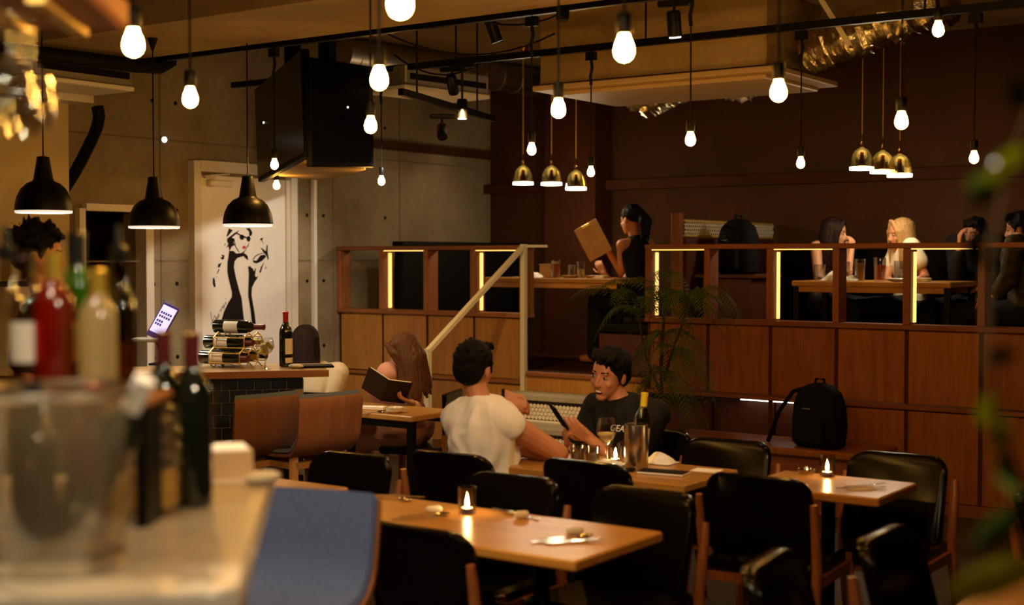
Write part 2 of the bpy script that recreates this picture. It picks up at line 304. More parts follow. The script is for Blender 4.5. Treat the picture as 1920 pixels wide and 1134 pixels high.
# white door with the mural
dr = struct('door_1', MB().box((-7.93, 7.55, 1.14), (.05, .9, 2.27)), 'door_white')
fr = MB().box((-7.93, 7.055, 1.19), (.09, .07, 2.38)).box((-7.93, 8.09, 1.19), (.09, .07, 2.38)).box((-7.93, 7.57, 2.343), (.096, .97, .084)).box((-7.925, 8.03, 1.14), (.06, .045, 2.27))
struct('door_frame', fr, 'frame_white', dr)
cl = MB().box((-7.87, 7.27, 2.215), (.06, .24, .055), None, .012).build('door_closer', 'white_paint', dr)
MB().box((-7.87, 7.16, 2.26), (.03, .1, .02)).bar((-7.86, 7.15, 2.27), (-7.86, 7.35, 2.29), .012, .012).build('closer_arm', 'cream_metal', cl)
MUR = {
'hair_a': [(7.354, 1.806), (7.385, 1.874), (7.424, 1.859), (7.377, 1.817)] ,
'hair_b': [(7.368, 1.796), (7.443, 1.839), (7.495, 1.862), (7.462, 1.832), (7.414, 1.803), (7.442, 1.793), (7.431, 1.762), (7.447, 1.744), (7.414, 1.734), (7.39, 1.699), (7.378, 1.733), (7.35, 1.723), (7.379, 1.751), (7.363, 1.775)] ,
'hair_c': [(7.562, 1.877), (7.605, 1.88), (7.632, 1.848), (7.624, 1.82), (7.599, 1.816), (7.597, 1.851)] ,
'bridge': [(7.464, 1.842), (7.509, 1.827), (7.575, 1.807), (7.604, 1.813), (7.604, 1.804), (7.573, 1.795), (7.504, 1.817), (7.462, 1.833)] ,
'jaw': [(7.599, 1.767), (7.575, 1.735), (7.546, 1.699), (7.503, 1.678), (7.541, 1.682), (7.567, 1.717), (7.589, 1.738)] ,
'dress': [(7.385, 1.699), (7.378, 1.657), (7.366, 1.608), (7.365, 1.532), (7.383, 1.462), (7.411, 1.378), (7.41, 1.339), (7.377, 1.302), (7.33, 1.234), (7.278, 1.111), (7.545, 1.1), (7.527, 1.22), (7.516, 1.319), (7.486, 1.397), (7.454, 1.489), (7.433, 1.573), (7.441, 1.615), (7.469, 1.643), (7.536, 1.658), (7.56, 1.639), (7.588, 1.625), (7.579, 1.661), (7.55, 1.678), (7.508, 1.682), (7.46, 1.678), (7.428, 1.699)] ,
'dress_b': [(7.583, 1.576), (7.602, 1.579), (7.636, 1.558), (7.65, 1.536), (7.66, 1.565), (7.668, 1.558), (7.659, 1.501), (7.674, 1.49), (7.696, 1.504), (7.679, 1.476), (7.659, 1.458), (7.625, 1.409), (7.619, 1.352), (7.633, 1.288), (7.649, 1.216), (7.668, 1.095), (7.627, 1.096), (7.604, 1.246), (7.583, 1.346), (7.587, 1.452), (7.592, 1.516)] ,
'bag': [(7.631, 1.625), (7.675, 1.622), (7.719, 1.664), (7.764, 1.671), (7.783, 1.654), (7.739, 1.621), (7.68, 1.6), (7.646, 1.604)] ,
'bagline': [(7.634, 1.632), (7.661, 1.661), (7.7, 1.677), (7.754, 1.686), (7.754, 1.68), (7.703, 1.671), (7.666, 1.654), (7.641, 1.627)] ,
'hand_a': [(7.711, 1.785), (7.726, 1.803), (7.755, 1.804), (7.74, 1.789), (7.759, 1.743), (7.748, 1.761), (7.73, 1.786)] ,
'hand_b': [(7.789, 1.75), (7.801, 1.743), (7.798, 1.693), (7.81, 1.639), (7.798, 1.625), (7.79, 1.657), (7.749, 1.693), (7.722, 1.727), (7.74, 1.72), (7.764, 1.704), (7.781, 1.7)] ,
'drop_a': [(7.763, 1.618), (7.738, 1.564), (7.723, 1.525), (7.704, 1.529), (7.724, 1.571)] ,
'drop_b': [(7.788, 1.575), (7.778, 1.557), (7.766, 1.558), (7.778, 1.573)] ,
'arm_a': [(7.302, 1.667), (7.334, 1.667), (7.331, 1.636), (7.311, 1.629), (7.293, 1.647), (7.316, 1.65)] ,
'arm_b': [(7.279, 1.622), (7.274, 1.595), (7.306, 1.608), (7.287, 1.571), (7.264, 1.571)] ,
'arm_c': [(7.273, 1.557), (7.284, 1.557), (7.264, 1.526), (7.253, 1.519)] ,
'arm_d': [(7.218, 1.493), (7.232, 1.488), (7.243, 1.423), (7.226, 1.418), (7.213, 1.451)] ,
'arm_e': [(7.342, 1.757), (7.349, 1.76), (7.339, 1.737), (7.332, 1.74)] ,
'arm_f': [(7.245, 1.495), (7.259, 1.505), (7.254, 1.493)] ,
'face': [(7.441, 1.793), (7.456, 1.734), (7.493, 1.691), (7.487, 1.688), (7.449, 1.73), (7.433, 1.79)] ,
'lens_a': [(7.545, 1.806), (7.54, 1.794), (7.527, 1.786), (7.512, 1.786), (7.5, 1.793), (7.495, 1.806), (7.5, 1.818), (7.513, 1.826), (7.528, 1.826), (7.54, 1.819)] ,
'lens_b': [(7.613, 1.795), (7.609, 1.782), (7.598, 1.773), (7.585, 1.773), (7.574, 1.781), (7.57, 1.795), (7.575, 1.808), (7.585, 1.816), (7.598, 1.816), (7.609, 1.808)] ,
'lips': [(7.564, 1.728), (7.56, 1.72), (7.549, 1.715), (7.537, 1.715), (7.526, 1.719), (7.522, 1.727), (7.526, 1.735), (7.537, 1.74), (7.55, 1.74), (7.56, 1.735)] ,
}
SIG = [[(7.188, 1.228), (7.199, 1.183), (7.219, 1.131)], [(7.198, 1.135), (7.232, 1.202), (7.244, 1.171)], [(7.244, 1.171), (7.259, 1.195), (7.27, 1.184), (7.256, 1.173), (7.247, 1.185)], [(7.27, 1.187), (7.268, 1.218), (7.279, 1.194)], [(7.284, 1.235), (7.291, 1.245), (7.3, 1.238), (7.29, 1.225)], [(7.3, 1.245), (7.307, 1.269), (7.316, 1.255)], [(7.312, 1.259), (7.328, 1.262), (7.331, 1.279), (7.318, 1.276), (7.326, 1.251)], [(7.331, 1.289), (7.345, 1.303), (7.349, 1.285), (7.335, 1.279)], [(7.34, 1.327), (7.351, 1.332)]]
X0 = -7.9025
inkb = MB(); 
for k, p in MUR.items():
    if k == 'lips': continue
    inkb.add([(X0, y, z) for y, z in p], [tuple(range(len(p)))])
for st in SIG:
    for (a, b_), (c, d) in zip(st, st[1:]):
        e = Vector((c - a, d - b_)); e = Vector((-e.y, e.x)).normalized() * .0022
        inkb.add([(X0, a + e.x, b_ + e.y), (X0, c + e.x, d + e.y), (X0, c - e.x, d - e.y), (X0, a - e.x, b_ - e.y)], [(0, 1, 2, 3)])
inkb.build('mural_print', 'ink', dr, label='black ink print of a woman in sunglasses with a signature')
MB().add([(X0, y, z) for y, z in MUR['lips']], [tuple(range(10))]).build('mural_lips', 'lip_red', dr)
o = bb((-7.95, 8.35, 0), (-7.915, 8.385, 2.45)).build('wall_conduit', 'white_paint'); tag(o, 'thin white vertical conduit on the concrete wall right of the mural door', 'conduit')
t = thing('switch_plate', 'metal switch plate on the concrete wall left of the mural door', 'switch', (-7.95, 6.82, 1.26))
B((.006, 0, 0), (.012, .1, .15), .004).build('plate', 'grey_metal', t); B((.015, 0, 0), (.01, .03, .05), .003).build('rocker', 'cream_metal', t)
t = thing('sensor_lamp', 'tiny white round lamp high on the concrete wall left of the mural door', 'lamp', (-7.95, 6.78, 2.52))
MB().lathe([(.02, 0), (.02, .02), (.012, .03)], 12, M=Matrix.Rotation(pi / 2, 4, 'Y')).build('lens', 'dot_on', t); MB().lathe([(.03, 0), (.03, .012)], 12, M=Matrix.Rotation(pi / 2, 4, 'Y')).build('housing', 'grey_metal', t)
t = thing('exit_sign', 'small green sign on the wall half behind the hanging television', 'sign', (-7.93, 7.9, 2.6))
B((.01, 0, 0), (.03, .3, .2)).build('housing', 'white_paint', t); B((.027, 0, 0), (.004, .27, .17)).build('panel', 'exit_green', t)
# ------------------------------------------------------------ wooden partitions
Y0, Y1 = 8.66, 8.80
def partition(name, label, xs, red, led, niche=None):
    t = thing(name, label, 'partition', (xs[0], Y0, 0)); pw, pp, rw = ('panel_red', 'post_red', 'rail_red') if red else ('panel_wood', 'post_wood', 'rail_wood')
    x0 = xs[0]; L = xs[-1] - x0
    B((L / 2, .07, 1.725), (L + .05, .15, .035), .004).build('top_rail', rw, t)
    B((L / 2, .07, 1.195), (L + .05, .15, .035), .004).build('middle_rail', rw, t)
    B((L / 2, .045, .675), (L + .03, .09, .03), .004).build('lower_rail', rw, t)
    B((L / 2, .03, .035), (L, .05, .08), .004).build('base_rail', rw, t)
    for i, x in enumerate(xs):
        B((x - x0, .07, 1.46), (.045, .14, .495), .003).build('post', pp, t)
        if i == len(xs) - 1: break
        w_ = xs[i + 1] - x; cx = x - x0 + w_ / 2
        B((cx, .035, .935), (w_ - .026, .03, .475), .004).build('panel', pw, t)
        B((x - x0, .045, .935), (.03, .03, .48)).build('batten', 'batten_dark', t); B((x - x0, .045, .36), (.03, .03, .60)).build('batten', 'batten_dark', t)
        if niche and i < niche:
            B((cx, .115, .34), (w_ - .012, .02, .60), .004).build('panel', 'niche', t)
        else:
            B((cx, .035, .365), (w_ - .026, .03, .575), .004).build('panel', pw, t)
        if i in led:
            B((x - x0 + .029, .085, 1.455), (.012, .035, .46), .004).build('led_strip', 'led_on', t)
            B((cx, .01, 1.7025), (w_ - .06, .012, .007)).build('led_strip', 'led_on', t)
    if niche:
        B((1.0, .05, .655), (.55, .02, .012)).build('led_strip', 'dot_on', t)
    return t
partition('partition', 'wooden box partition on the left of the steps, beside the concrete wall', [-7.93 + .478 * i for i in range(5)], False, (1, 3))
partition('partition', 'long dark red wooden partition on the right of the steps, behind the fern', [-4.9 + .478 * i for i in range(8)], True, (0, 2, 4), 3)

# ------------------------------------------------------------ steps with hexagon tiles
st = thing('staircase', 'four short steps with white hexagon tiled risers between the partitions', 'stairs', (-6.0, 7.78, 0))
W = 1.08
for i, (y, z0, z1) in enumerate(((0, 0, .2), (.3, .2, .4), (.6, .4, .6))):
    o = B((W / 2, (y + .88) / 2, (z0 + z1) / 2 - .0), (W, .88 - y, z1 - z0)).build('step', 'grout_dark', st)
    B((W / 2, y + .14, z1 + .0), (W + .01, .33, .04), .004).build('tread', 'concrete_step', st)
    B((W / 2, y - .004, z0 + .028), (W, .012, .016)).build('edge_strip', 'white_paint', st)
    hx = MB(); R = .019; ox = R * 1.732; rows = 5; zb = z0 + .036 + R
    for r in range(rows):
        for c in range(int(W / ox)):
            cx = c * ox + ox * .5 + (ox / 2 if r % 2 else 0); cz = zb + r * R * 1.5
            if cx > W - .01 or cz + R > z1 - .015: continue
            k = R * .88
            hx.loft([[(cx + k * q * sin(a * pi / 3), y - d, cz + k * q * cos(a * pi / 3)) for a in range(6)] for d, q in ((-.002, 1), (.004, 1), (.006, .88))])
    hx.build('hexagon_tiles', 'hex_white', st, kind='stuff')
B((W / 2, .885, .68), (W, .06, .12), .004).build('riser_board', 'panel_wood', st); B((W / 2, .88, .75), (W, .09, .03), .004).build('step_nosing', 'rail_wood', st)
hr = thing('handrail', 'cream metal handrail rising beside the tiled steps', 'handrail', (-6.02, 7.5, 0))
MB().box((0, 0, .50), (.04, .04, 1.0)).build('post', 'cream_metal', hr); MB().box((.05, 1.12, 1.175), (.04, .04, 1.15)).build('post', 'cream_metal', hr)
MB().bar((0, 0, .985), (.05, 1.12, 1.735), .04, .03).bar((.05, 1.12, 1.735), (.14, 1.3, 1.735), .035, .02).build('rail', 'cream_metal', hr)
# upper floor: end panel of the bench, bench, divider
t = thing('platform_bench', 'long dark wooden bench along the back wall of the upper floor', 'bench', (-4.85, 10.0, .745))
B((1.7, .4, .2), (3.3, .7, .4), .01).build('bench_base', 'niche', t); B((1.7, .38, .43), (3.3, .74, .06), .02).build('seat', 'vinyl', t); B((1.7, .82, .72), (3.3, .08, .5), .02).build('backrest', 'vinyl', t)
t = thing('bench_box', 'dark red wooden bench end seen above the tiled steps', 'bench', (-5.5, 9.05, .745))
B((.42, .25, .155), (.95, .5, .31), .006).build('bench_base', 'niche', t); B((.42, .25, .35), (.97, .52, .07), .02).build('seat', 'vinyl', t)
t = thing('booth_divider', 'tall black booth divider behind the left partition beside the beer table', 'divider', (-7.47, 8.9, .745))
B((0, .95, .5), (.10, 1.9, 1.0), .02).build('upholstery', 'black', t); B((0, .95, 1.02), (.12, 1.92, .04), .01).build('top_cap', 'black', t)
t = thing('booth_divider', 'booth divider with pale hexagon mesh above the right partition', 'divider', (-4.95, 9.2, .745))
B((0, 0, .62), (.07, .07, 1.24), .005).build('post', 'post_red', t)
B((.03, .85, .53), (.05, 1.6, 1.04)).build('board', 'niche', t)
MB().box((.03, .85, 1.185), (.02, 1.6, .015)).box((.03, .85, 1.07), (.02, 1.6, .015)).build('mesh_frame', 'gold_wire', t)
hx = MB()
for r in range(4):
    for c in range(46):
        cy_ = .06 + c * .035 + (.0175 if r % 2 else 0); cz = 1.085 + r * .0285
        for a in (0, 1, 2):
            p, q = (a * pi / 3), ((a + 1) * pi / 3)
            hx.bar((.03, cy_ + .0195 * sin(p), cz + .0195 * cos(p)), (.03, cy_ + .0195 * sin(q), cz + .0195 * cos(q)), .008, .007, None, (1, 0, 0))
hx.build('hexagon_mesh', 'cream_metal', t, kind='stuff')
# bench under the right partition
t = thing('wall_bench', 'low brown bench running along the foot of the right partition', 'bench', (-4.5, 8.1, 0))
B((.72, .3, .19), (1.44, .5, .38), .01).build('bench_base', 'rail_red', t); B((.72, .28, .40), (1.5, .54, .05), .015).build('seat', 'panel_red', t)

# ------------------------------------------------------------ ceiling equipment
def track(name, label, p0, p1, w_=.035, h_=.04, hang=()):
    t = thing(name, label, 'track', p0); d = Vector(p1) - Vector(p0)
    MB().bar((0, 0, 0), d, w_, h_).build('rail', 'black_metal', t)
    hb = MB()
    for k in hang:
        q = d * k; MB().tube([q + Vector((0, 0, .015)), (q.x, q.y, 3.45 - p0[2])], .006, 6).build('hanger', 'black_metal', t)
    return t
track('lighting_track', 'black lighting track along the far edge of the concrete beam', (-7.6, 5.76, 2.9), (1.5, 5.76, 2.9), hang=(.3, .6, .85))
track('lighting_track', 'long black lighting track hanging in front of the big air duct box', (-7.4, 6.96, 2.9), (.8, 6.96, 2.9), hang=(.25, .42, .62, .85))
track('lighting_track', 'short black lighting track running away beside the hanging televisions', (-5.05, 6.05, 2.6), (-5.52, 7.6, 2.6), hang=(.15, .8))
t = thing('ceiling_air_unit', 'large boxed air conditioning unit hanging below the ceiling', 'air conditioner', (-5.0, 7.4, 2.75))
B((.8, .42, .26), (1.6, .84, .46), .01).build('casing', 'concrete_beam', t); B((.82, .44, .0), (1.72, .94, .035), .006).build('flange', 'ac_paint', t); B((.82, .46, -.03), (1.5, .8, .03), .01).build('bottom_panel', 'ac_paint', t)
for dx in (.3, 1.3):
    MB().tube([(dx, .4, .48), (dx, .4, .7)], .01, 6).build('hanger', 'black_metal', t)
def flex(mb, pts, r, amp=.012, n_=26, seed=0):
    pts = [Vector(p) for p in pts]; P = []
    segs = 46
    for i in range(segs + 1):
        u = i / segs * (len(pts) - 1); k = min(int(u), len(pts) - 2); P.append(pts[k].lerp(pts[k + 1], u - k))
    rs = []
    for i, p in enumerate(P):
        t_ = (P[min(i + 1, segs)] - P[max(i - 1, 0)]).normalized(); u = t_.cross(Vector((0, 0, 1))).normalized(); v_ = t_.cross(u)
        ring = []
        for j_ in range(n_):
            a = 2 * pi * j_ / n_; d = r + amp * (1 if i % 2 else -1) * .6 + amp * 1.6 * noise.noise(Vector((i * .45 + seed, cos(a) * 2.2, sin(a) * 2.2)))
            ring.append(tuple(p + u * d * cos(a) + v_ * d * sin(a)))
        rs.append(ring)
    mb.loft(rs); return mb
o = flex(MB(), [(-3.25, 7.72, 2.86), (-2.95, 7.62, 2.93), (-2.35, 7.45, 3.05)], .125, .018).build('flexible_duct', 'foil', None, True); tag(o, 'fat crumpled silver foil duct right of the air unit', 'duct')
o = flex(MB(), [(-5.0, 8.44, 2.86), (-4.8, 8.48, 2.74), (-4.5, 8.5, 2.86)], .10, .018, seed=4).build('flexible_duct', 'foil', None, True); tag(o, 'short crumpled silver duct elbow hanging under the left of the air unit', 'duct')
o = flex(MB(), [(-4.25, 8.36, 2.88), (-4.05, 8.42, 2.78), (-3.85, 8.5, 2.9)], .09, .014, seed=9).build('flexible_duct', 'silver_duct', None, True); tag(o, 'dim ribbed duct elbow under the middle of the air unit', 'duct')
def spiral(name, label, p0, p1, r, m, rings):
    t = thing(name, label, 'duct', p0); d = Vector(p1) - Vector(p0)
    MB().tube([(0, 0, 0), d], r, 24).build('pipe', m, t, True)
    for i in range(rings):
        q = d * ((i + .5) / rings); MB().tube([q - d.normalized() * .008, q + d.normalized() * .008], r + .006, 24).build('seam', m, t, True)
    return t
spiral('spiral_duct', 'long ribbed metal duct along the top of the left concrete wall', (-7.55, 8.3, 3.31), (-7.3, 10.8, 3.31), .13, 'silver_duct', 10)
spiral('round_duct', 'open round black mouthed silver duct at the top edge above the tables', (-3.55, 5.95, 3.16), (-3.2, 6.15, 3.2), .14, 'silver_duct', 2)
spiral('round_duct', 'round silver duct mouth above the front of the air unit', (-2.75, 6.5, 3.25), (-2.45, 6.7, 3.3), .11, 'foil', 2)
t = thing('square_duct', 'dark square sheet metal duct under the ceiling behind the beam', 'duct', (-3.2, 6.3, 3.2)); B((.35, .0, .1), (.9, .5, .24), .01).build('casing', 'black_metal', t); B((-.1, 0, .1), (.03, .54, .28)).build('flange', 'black_metal', t)
t = thing('hanger_strap', 'pale perforated metal strap holding the crumpled foil duct', 'strap', (-2.9, 7.44, 2.84))
MB().bar((-.38, 0, .61), (0, 0, 0), .03, .004, None, (0, 1, 0)).build('strap', 'cream_metal', t); MB().tube([(0, -.01, 0), (0, .02, 0)], .008, 8).build('bolt', 'chrome', t)
# conduit with a bend, cables
pts = [(-5.9, 6.3, 3.2), (-4.95, 6.45, 3.2)] + [(-4.95 + .16 * sin(a), 6.45 + .0 + .12 * (1 - cos(a)), 3.2 - .16 * (1 - cos(a))) for a in (.4, .8, 1.2, 1.57)] + [(-4.76, 6.6, 2.93)]
o = MB().tube(pts, .035, 12).build('conduit_pipe', 'black_metal', None, True); tag(o, 'thick black bent pipe above the long lighting track', 'pipe')
for k, (a, b_, s) in enumerate((((-5.2, 5.9, 3.0), (-4.55, 6.9, 3.0), .16), ((-4.7, 5.9, 3.12), (-3.75, 6.2, 3.12), .22), ((-5.9, 7.0, 3.0), (-5.2, 7.2, 2.98), .14), ((-3.1, 6.2, 3.1), (-1.9, 6.6, 3.2), .2))):
    a, b_ = Vector(a), Vector(b_); P = [a.lerp(b_, i / 12) - Vector((0, 0, s * 4 * (i / 12) * (1 - i / 12))) for i in range(13)]
    o = MB().tube(P, .006, 6).build('ceiling_cable', 'black'); tag(o, ('drooping black cable below the pipe near the televisions', 'drooping black cable left of the round duct mouth', 'slack cable behind the short lighting track', 'drooping black cable below the dark square duct')[k], 'cable')
def wall_ac(label, loc, rz, dims):
    t = thing('wall_air_conditioner', label, 'air conditioner', loc, rz); a, b_, c = dims
    B((0, 0, c / 2 + .02), (a, b_, c), .01).build('casing', 'grey_metal', t); B((0, 0, 0), (a * 1.02, b_ * 1.02, .03), .006).build('bottom_panel', 'white_paint', t)
    B((0, -b_ / 2 - .004, c * .55), (a * .9, .012, c * .3)).build('grille', 'black', t); return t
wall_ac('flat air conditioner with a white underside right of the televisions', (-5.9, 7.35, 2.77), 1.45, (.8, .42, .13))
wall_ac('flat air conditioner sitting above the cream wall on the left', (-7.2, 5.35, 2.72), pi / 2, (.75, .42, .14))
o = MB().tube([(-7.42, 5.78, 2.64), (-7.43, 5.8, 2.58), (-7.46, 5.81, 2.52), (-7.52, 5.82, 2.45), (-7.60, 5.83, 2.37), (-7.69, 5.84, 2.28), (-7.78, 5.85, 2.2), (-7.88, 5.86, 2.12)], .04, 12).build('drain_hose', 'black', None, True); tag(o, 'black hose curving down beside the end of the cream wall', 'hose')
o = MB().tube([(-6.95, 4.1, 2.84), (-6.85, 5.2, 2.84), (-6.81, 5.6, 2.84), (-6.8, 5.78, 2.85), (-6.79, 5.85, 2.89), (-6.79, 5.87, 3.0)], .045, 12).build('refrigerant_pipe', 'black', None, True); tag(o, 'thick black insulated pipe under the left end of the beam', 'pipe')
def spot(label, loc, tilt, rz, lit=False, up=.03):
    t = thing('spotlight', label, 'spotlight', loc, rz)
    B((0, 0, up - .055), (.16, .035, .03), .005).build('adapter', 'black_metal', t); MB().tube([(0, 0, up - .06), (0, 0, -.1)], .008, 8).build('arm', 'black_metal', t)
    M = Matrix.Translation((0, 0, -.12)) @ Matrix.Rotation(tilt, 4, 'X')
    MB().lathe([(.028, .06), (.034, .05), (.034, -.06), (.030, -.062)], 18, M=M).build('lamp_head', 'black_metal', t, True)
    MB().lathe([(.028, 0), (.028, .004)], 18, M=M @ Matrix.Translation((0, 0, -.068))).build('lens', 'dot_on' if lit else 'black', t, True); return t
spot('black spotlight hanging from the short track beside the televisions', (-5.44, 6.93, 2.58), -.9, .7)
spot('black spotlight hanging from the long track, tilted, above the short track', (-5.38, 6.96, 2.88), .5, .3)
spot('small lit spotlight under the long track right of the televisions', (-5.30, 6.96, 2.72), 0, .3, True, .21)
spot('black spotlight with a lit rim in front of the air unit', (-3.12, 5.76, 2.88), .25, .2, True)
spot('dark spotlight at the top edge beside the thick bent pipe', (-3.75, 5.76, 3.02), -.2, .4)
# hanging televisions
TV = [(-7.016, 6.867), (-5.793, 6.072), (-5.971, 6.841), (-7.181, 7.714)]; sh = (-.040, -.028)
t = thing('television_mount', 'boxed ceiling mount with a pale underside holding two televisions', 'mount', (-6.4, 6.9, 2.25))
def loc_(p, z, k=0): return (p[0] + 6.4 + sh[0] * k, p[1] - 6.9 + sh[1] * k, z)
ctr = Vector((sum(p[0] for p in TV) / 4, sum(p[1] for p in TV) / 4)); ins = [tuple(Vector(p) + (ctr - Vector(p)).normalized() * .05) for p in TV]
MB().loft([[loc_(p, .0) for p in ins], [loc_(p, .6, 1) for p in ins]]).build('casing', 'tv_black', t); MB().loft([[loc_(p, -.02) for p in ins], [loc_(p, .0) for p in ins]]).build('underside_panel', 'concrete_beam', t)
for q in ((.38, -.42), (-.22, -.12)): B((q[0] - .0, q[1], .9), (.1, .06, .62)).build('support', 'black_metal', t)
def tele(label, a, b_):
    a, b_ = Vector(a), Vector(b_); d = (b_ - a); L = d.length; t = thing('television', label, 'television', ((a.x + b_.x) / 2, (a.y + b_.y) / 2, 2.24), atan2(d.y, d.x), 'televisions on the ceiling mount')
    M = Matrix.Rotation(-.055, 4, 'Y') @ Matrix.Rotation(.02, 4, 'X')
    MB().box((0, .0, .31), (L, .05, .66), M, .006).build('bezel', 'tv_black', t); MB().box((0, -.027, .32), (L - .03, .004, .62), M).build('screen', 'black_screen', t)
    MB().box((L * (-.3 if 'wider' in label else .05), -.031, .36), (.012, .004, .012), M).build('screen_dot', 'dot_on', t); return t  # small glowing white square set on the screen
tele('wider dark television facing the bar on the left of the mount', TV[0], TV[1]); tele('narrower dark television facing right on the mount', TV[1], TV[2])

# ------------------------------------------------------------ hanging bulbs
bulb_prof = [(r * .84, .052 + (z - .052) * .84) for r, z in [(.010, .052), (.013, .045), (.016, .034), (.023, .018), (.027, .002), (.0265, -.010), (.022, -.021), (.013, -.029), (.003, -.032)]]
bulb_on = MB().lathe(bulb_prof, 16).mesh('bulb', 'bulb_on', True); bulb_dim = MB().lathe(bulb_prof, 16).mesh('bulb', 'bulb_dim', True)
sock = MB().lathe([(.006, .10), (.018, .099), (.0195, .09), (.0195, .05), (.016, .045)], 14).mesh('socket', 'black_metal', True)
BUL = [(-1.769, 2.118, 2.15, 3.45, 'bare bulb cut by the top edge above the beam'), (-2.627, 2.152, 2.15, 3.45, 'large bare bulb nearest the hanging wine glasses'),
 (-3.374, 2.99, 2.15, 3.45, 'bare bulb hanging between the second dome pendant and the beam'), (-2.571, 2.984, 2.15, 3.45, 'big bright bare bulb in front of the television, upper one'),
 (-1.711, 2.903, 2.15, 3.45, 'big bright bare bulb in front of the air unit casing, near the top'), (-3.498, 4.008, 2.15, 3.45, 'bare bulb at the right edge of the narrower television, below the big one'),
 (-2.584, 3.941, 2.15, 3.45, 'bare bulb above the left gold pendants, beside the air unit'), (-1.758, 3.919, 2.15, 3.45, 'bare bulb in front of the right end of the air unit'),
 (-5.776, 5.76, 2.185, 2.88, 'bare bulb just above the third black dome pendant'), (-3.94, 5.76, 2.19, 2.88, 'bare bulb left of the left gold pendants'),
 (-2.92, 5.55, 2.175, 2.9, 'lone bare bulb hanging below the middle of the air unit'), (-1.759, 5.029, 2.15, 2.9, 'bare bulb above the right gold pendants'),
 (-6.96, 6.96, 2.15, 2.88, 'dim bare bulb at the top right corner of the mural door'), (-5.98, 6.96, 2.15, 2.88, 'small bare bulb below the narrower television'),
 (-4.33, 6.96, 2.15, 2.88, 'small bare bulb right beside the left gold pendants'), (-2.99, 6.96, 2.15, 2.88, 'small bare bulb midway between both gold pendant groups'),
 (-2.06, 6.96, 2.14, 2.88, 'small bare bulb at the far right beyond the right gold pendants'), (-1.86, 5.76, 2.60, 2.88, 'bare bulb on a short cord beside the foil duct')]
for x, y, z, top, lab in BUL:
    t = thing('pendant_bulb', lab, 'light bulb', (x, y, z), 0, 'bare bulbs hanging on black cords')
    dim = 'dim' in lab or 'small' in lab
    link('bulb', bulb_dim if dim else bulb_on, t); link('socket', sock, t)
    MB().tube([(0, 0, .098), (0, 0, top - z)], .004, 6).build('cord', 'black', t)
    if top < 3: B((0, 0, top - z - .03), (.07, .03, .05), .004).build('adapter', 'black_metal', t); MB().tube([(0, 0, top - z - .05), (.008, 0, top - z - .1), (-.005, 0, top - z - .15), (0, 0, top - z - .2)], .009, 6).build('cord_loop', 'black', t)
# black dome pendants over the bar
prof_o = [(.010, .285), (.032, .28), (.036, .25), (.050, .165), (.055, .155), (.085, .142), (.115, .112), (.135, .07), (.144, .03), (.146, .0)]
dome = MB().lathe(prof_o, 40, cap=False).mesh('shade', 'black_metal', True)
rim = MB().lathe([(.1445, .001), (.143, .032), (.132, .07), (.112, .108), (.083, .137), (.052, .150), (.004, .155)], 40, cap=False).mesh('shade_inside', 'pendant_inner', True)
pl = MB().ell((0, 0, .06), (.035, .035, .045)).mesh('lamp_bulb', 'pendant_lamp', True)
for i, (x, y, z, lab) in enumerate(((-6.097, 4.402, 1.892, 'black dome pendant lamp at the far left, above the bartender'), (-6.179, 5.199, 1.827, 'black dome pendant lamp in front of the bare concrete wall'), (-5.887, 5.651, 1.844, 'black dome pendant lamp in front of the mural door'))):
    t = thing('dome_pendant', lab, 'pendant lamp', (x, y, z), 0, 'black dome pendants over the bar')
    link('shade', dome, t); link('shade_inside', rim, t); link('lamp_bulb', pl, t); MB().lathe([(.134, -.012), (.143, -.012), (.1445, .001), (.136, .001), (.134, -.012)], 40, cap=False).build('rim_diffuser', 'diffuser_on', t, True); MB().tube([(0, 0, .28), (0, 0, 1.06 - (z - 1.84) if y < 5.6 and y > 4.9 else 1.6)], .004, 6).build('cord', 'black', t)
    if i == 1: MB().lathe([(.005, 1.0), (.03, 1.07)], 16).build('ceiling_rose', 'black', t)
# gold glass pendants above the upper tables
gd = MB().lathe([(.012, .165), (.03, .158), (.052, .142), (.07, .115), (.081, .08), (.085, .04), (.086, .012)], 28, cap=False).mesh('glass_shade', 'gold_glass', True)
gr = MB().lathe([(.088, 0), (.088, .022), (.07, .024), (.05, .02), (.05, 0)], 28).mesh('light_ring', 'ring_on', True)
gs = MB().lathe([(.006, .26), (.012, .25), (.009, .22), (.016, .2), (.008, .18), (.022, .165)], 14).mesh('stem', 'gold', True)
gc = MB().lathe([(.016, .13), (.018, .05), (.03, .03)], 14).mesh('lamp_holder', 'gold', True)
for x, z, lab in ((-6.655, 2.27, 'gold glass pendant, first on the left of the left trio'), (-6.364, 2.257, 'gold glass pendant, middle of the left trio'), (-6.119, 2.21, 'gold glass pendant, lowest of the left trio'), (-3.649, 2.285, 'gold glass pendant, first on the left of the right trio'), (-3.493, 2.256, 'gold glass pendant, middle of the right trio'), (-3.367, 2.225, 'gold glass pendant, lowest of the right trio')):
    t = thing('gold_pendant', lab, 'pendant lamp', (x, 9.6, z), 0, 'gold glass pendants above the upper tables')
    link('glass_shade', gd, t); link('light_ring', gr, t); link('stem', gs, t); link('lamp_holder', gc, t); MB().tube([(0, 0, .25), (0, 0, 3.40 - z)], .0035, 6).build('cord', 'gold_wire', t)
    MB().lathe([(.05, 3.45 - z), (.045, 3.41 - z), (.01, 3.39 - z)], 18).build('canopy', 'gold', t, True)
    lamp('gold_pendant_light', 'POINT', (x, 9.6, z - .03), GOLD, MIDW, .05)
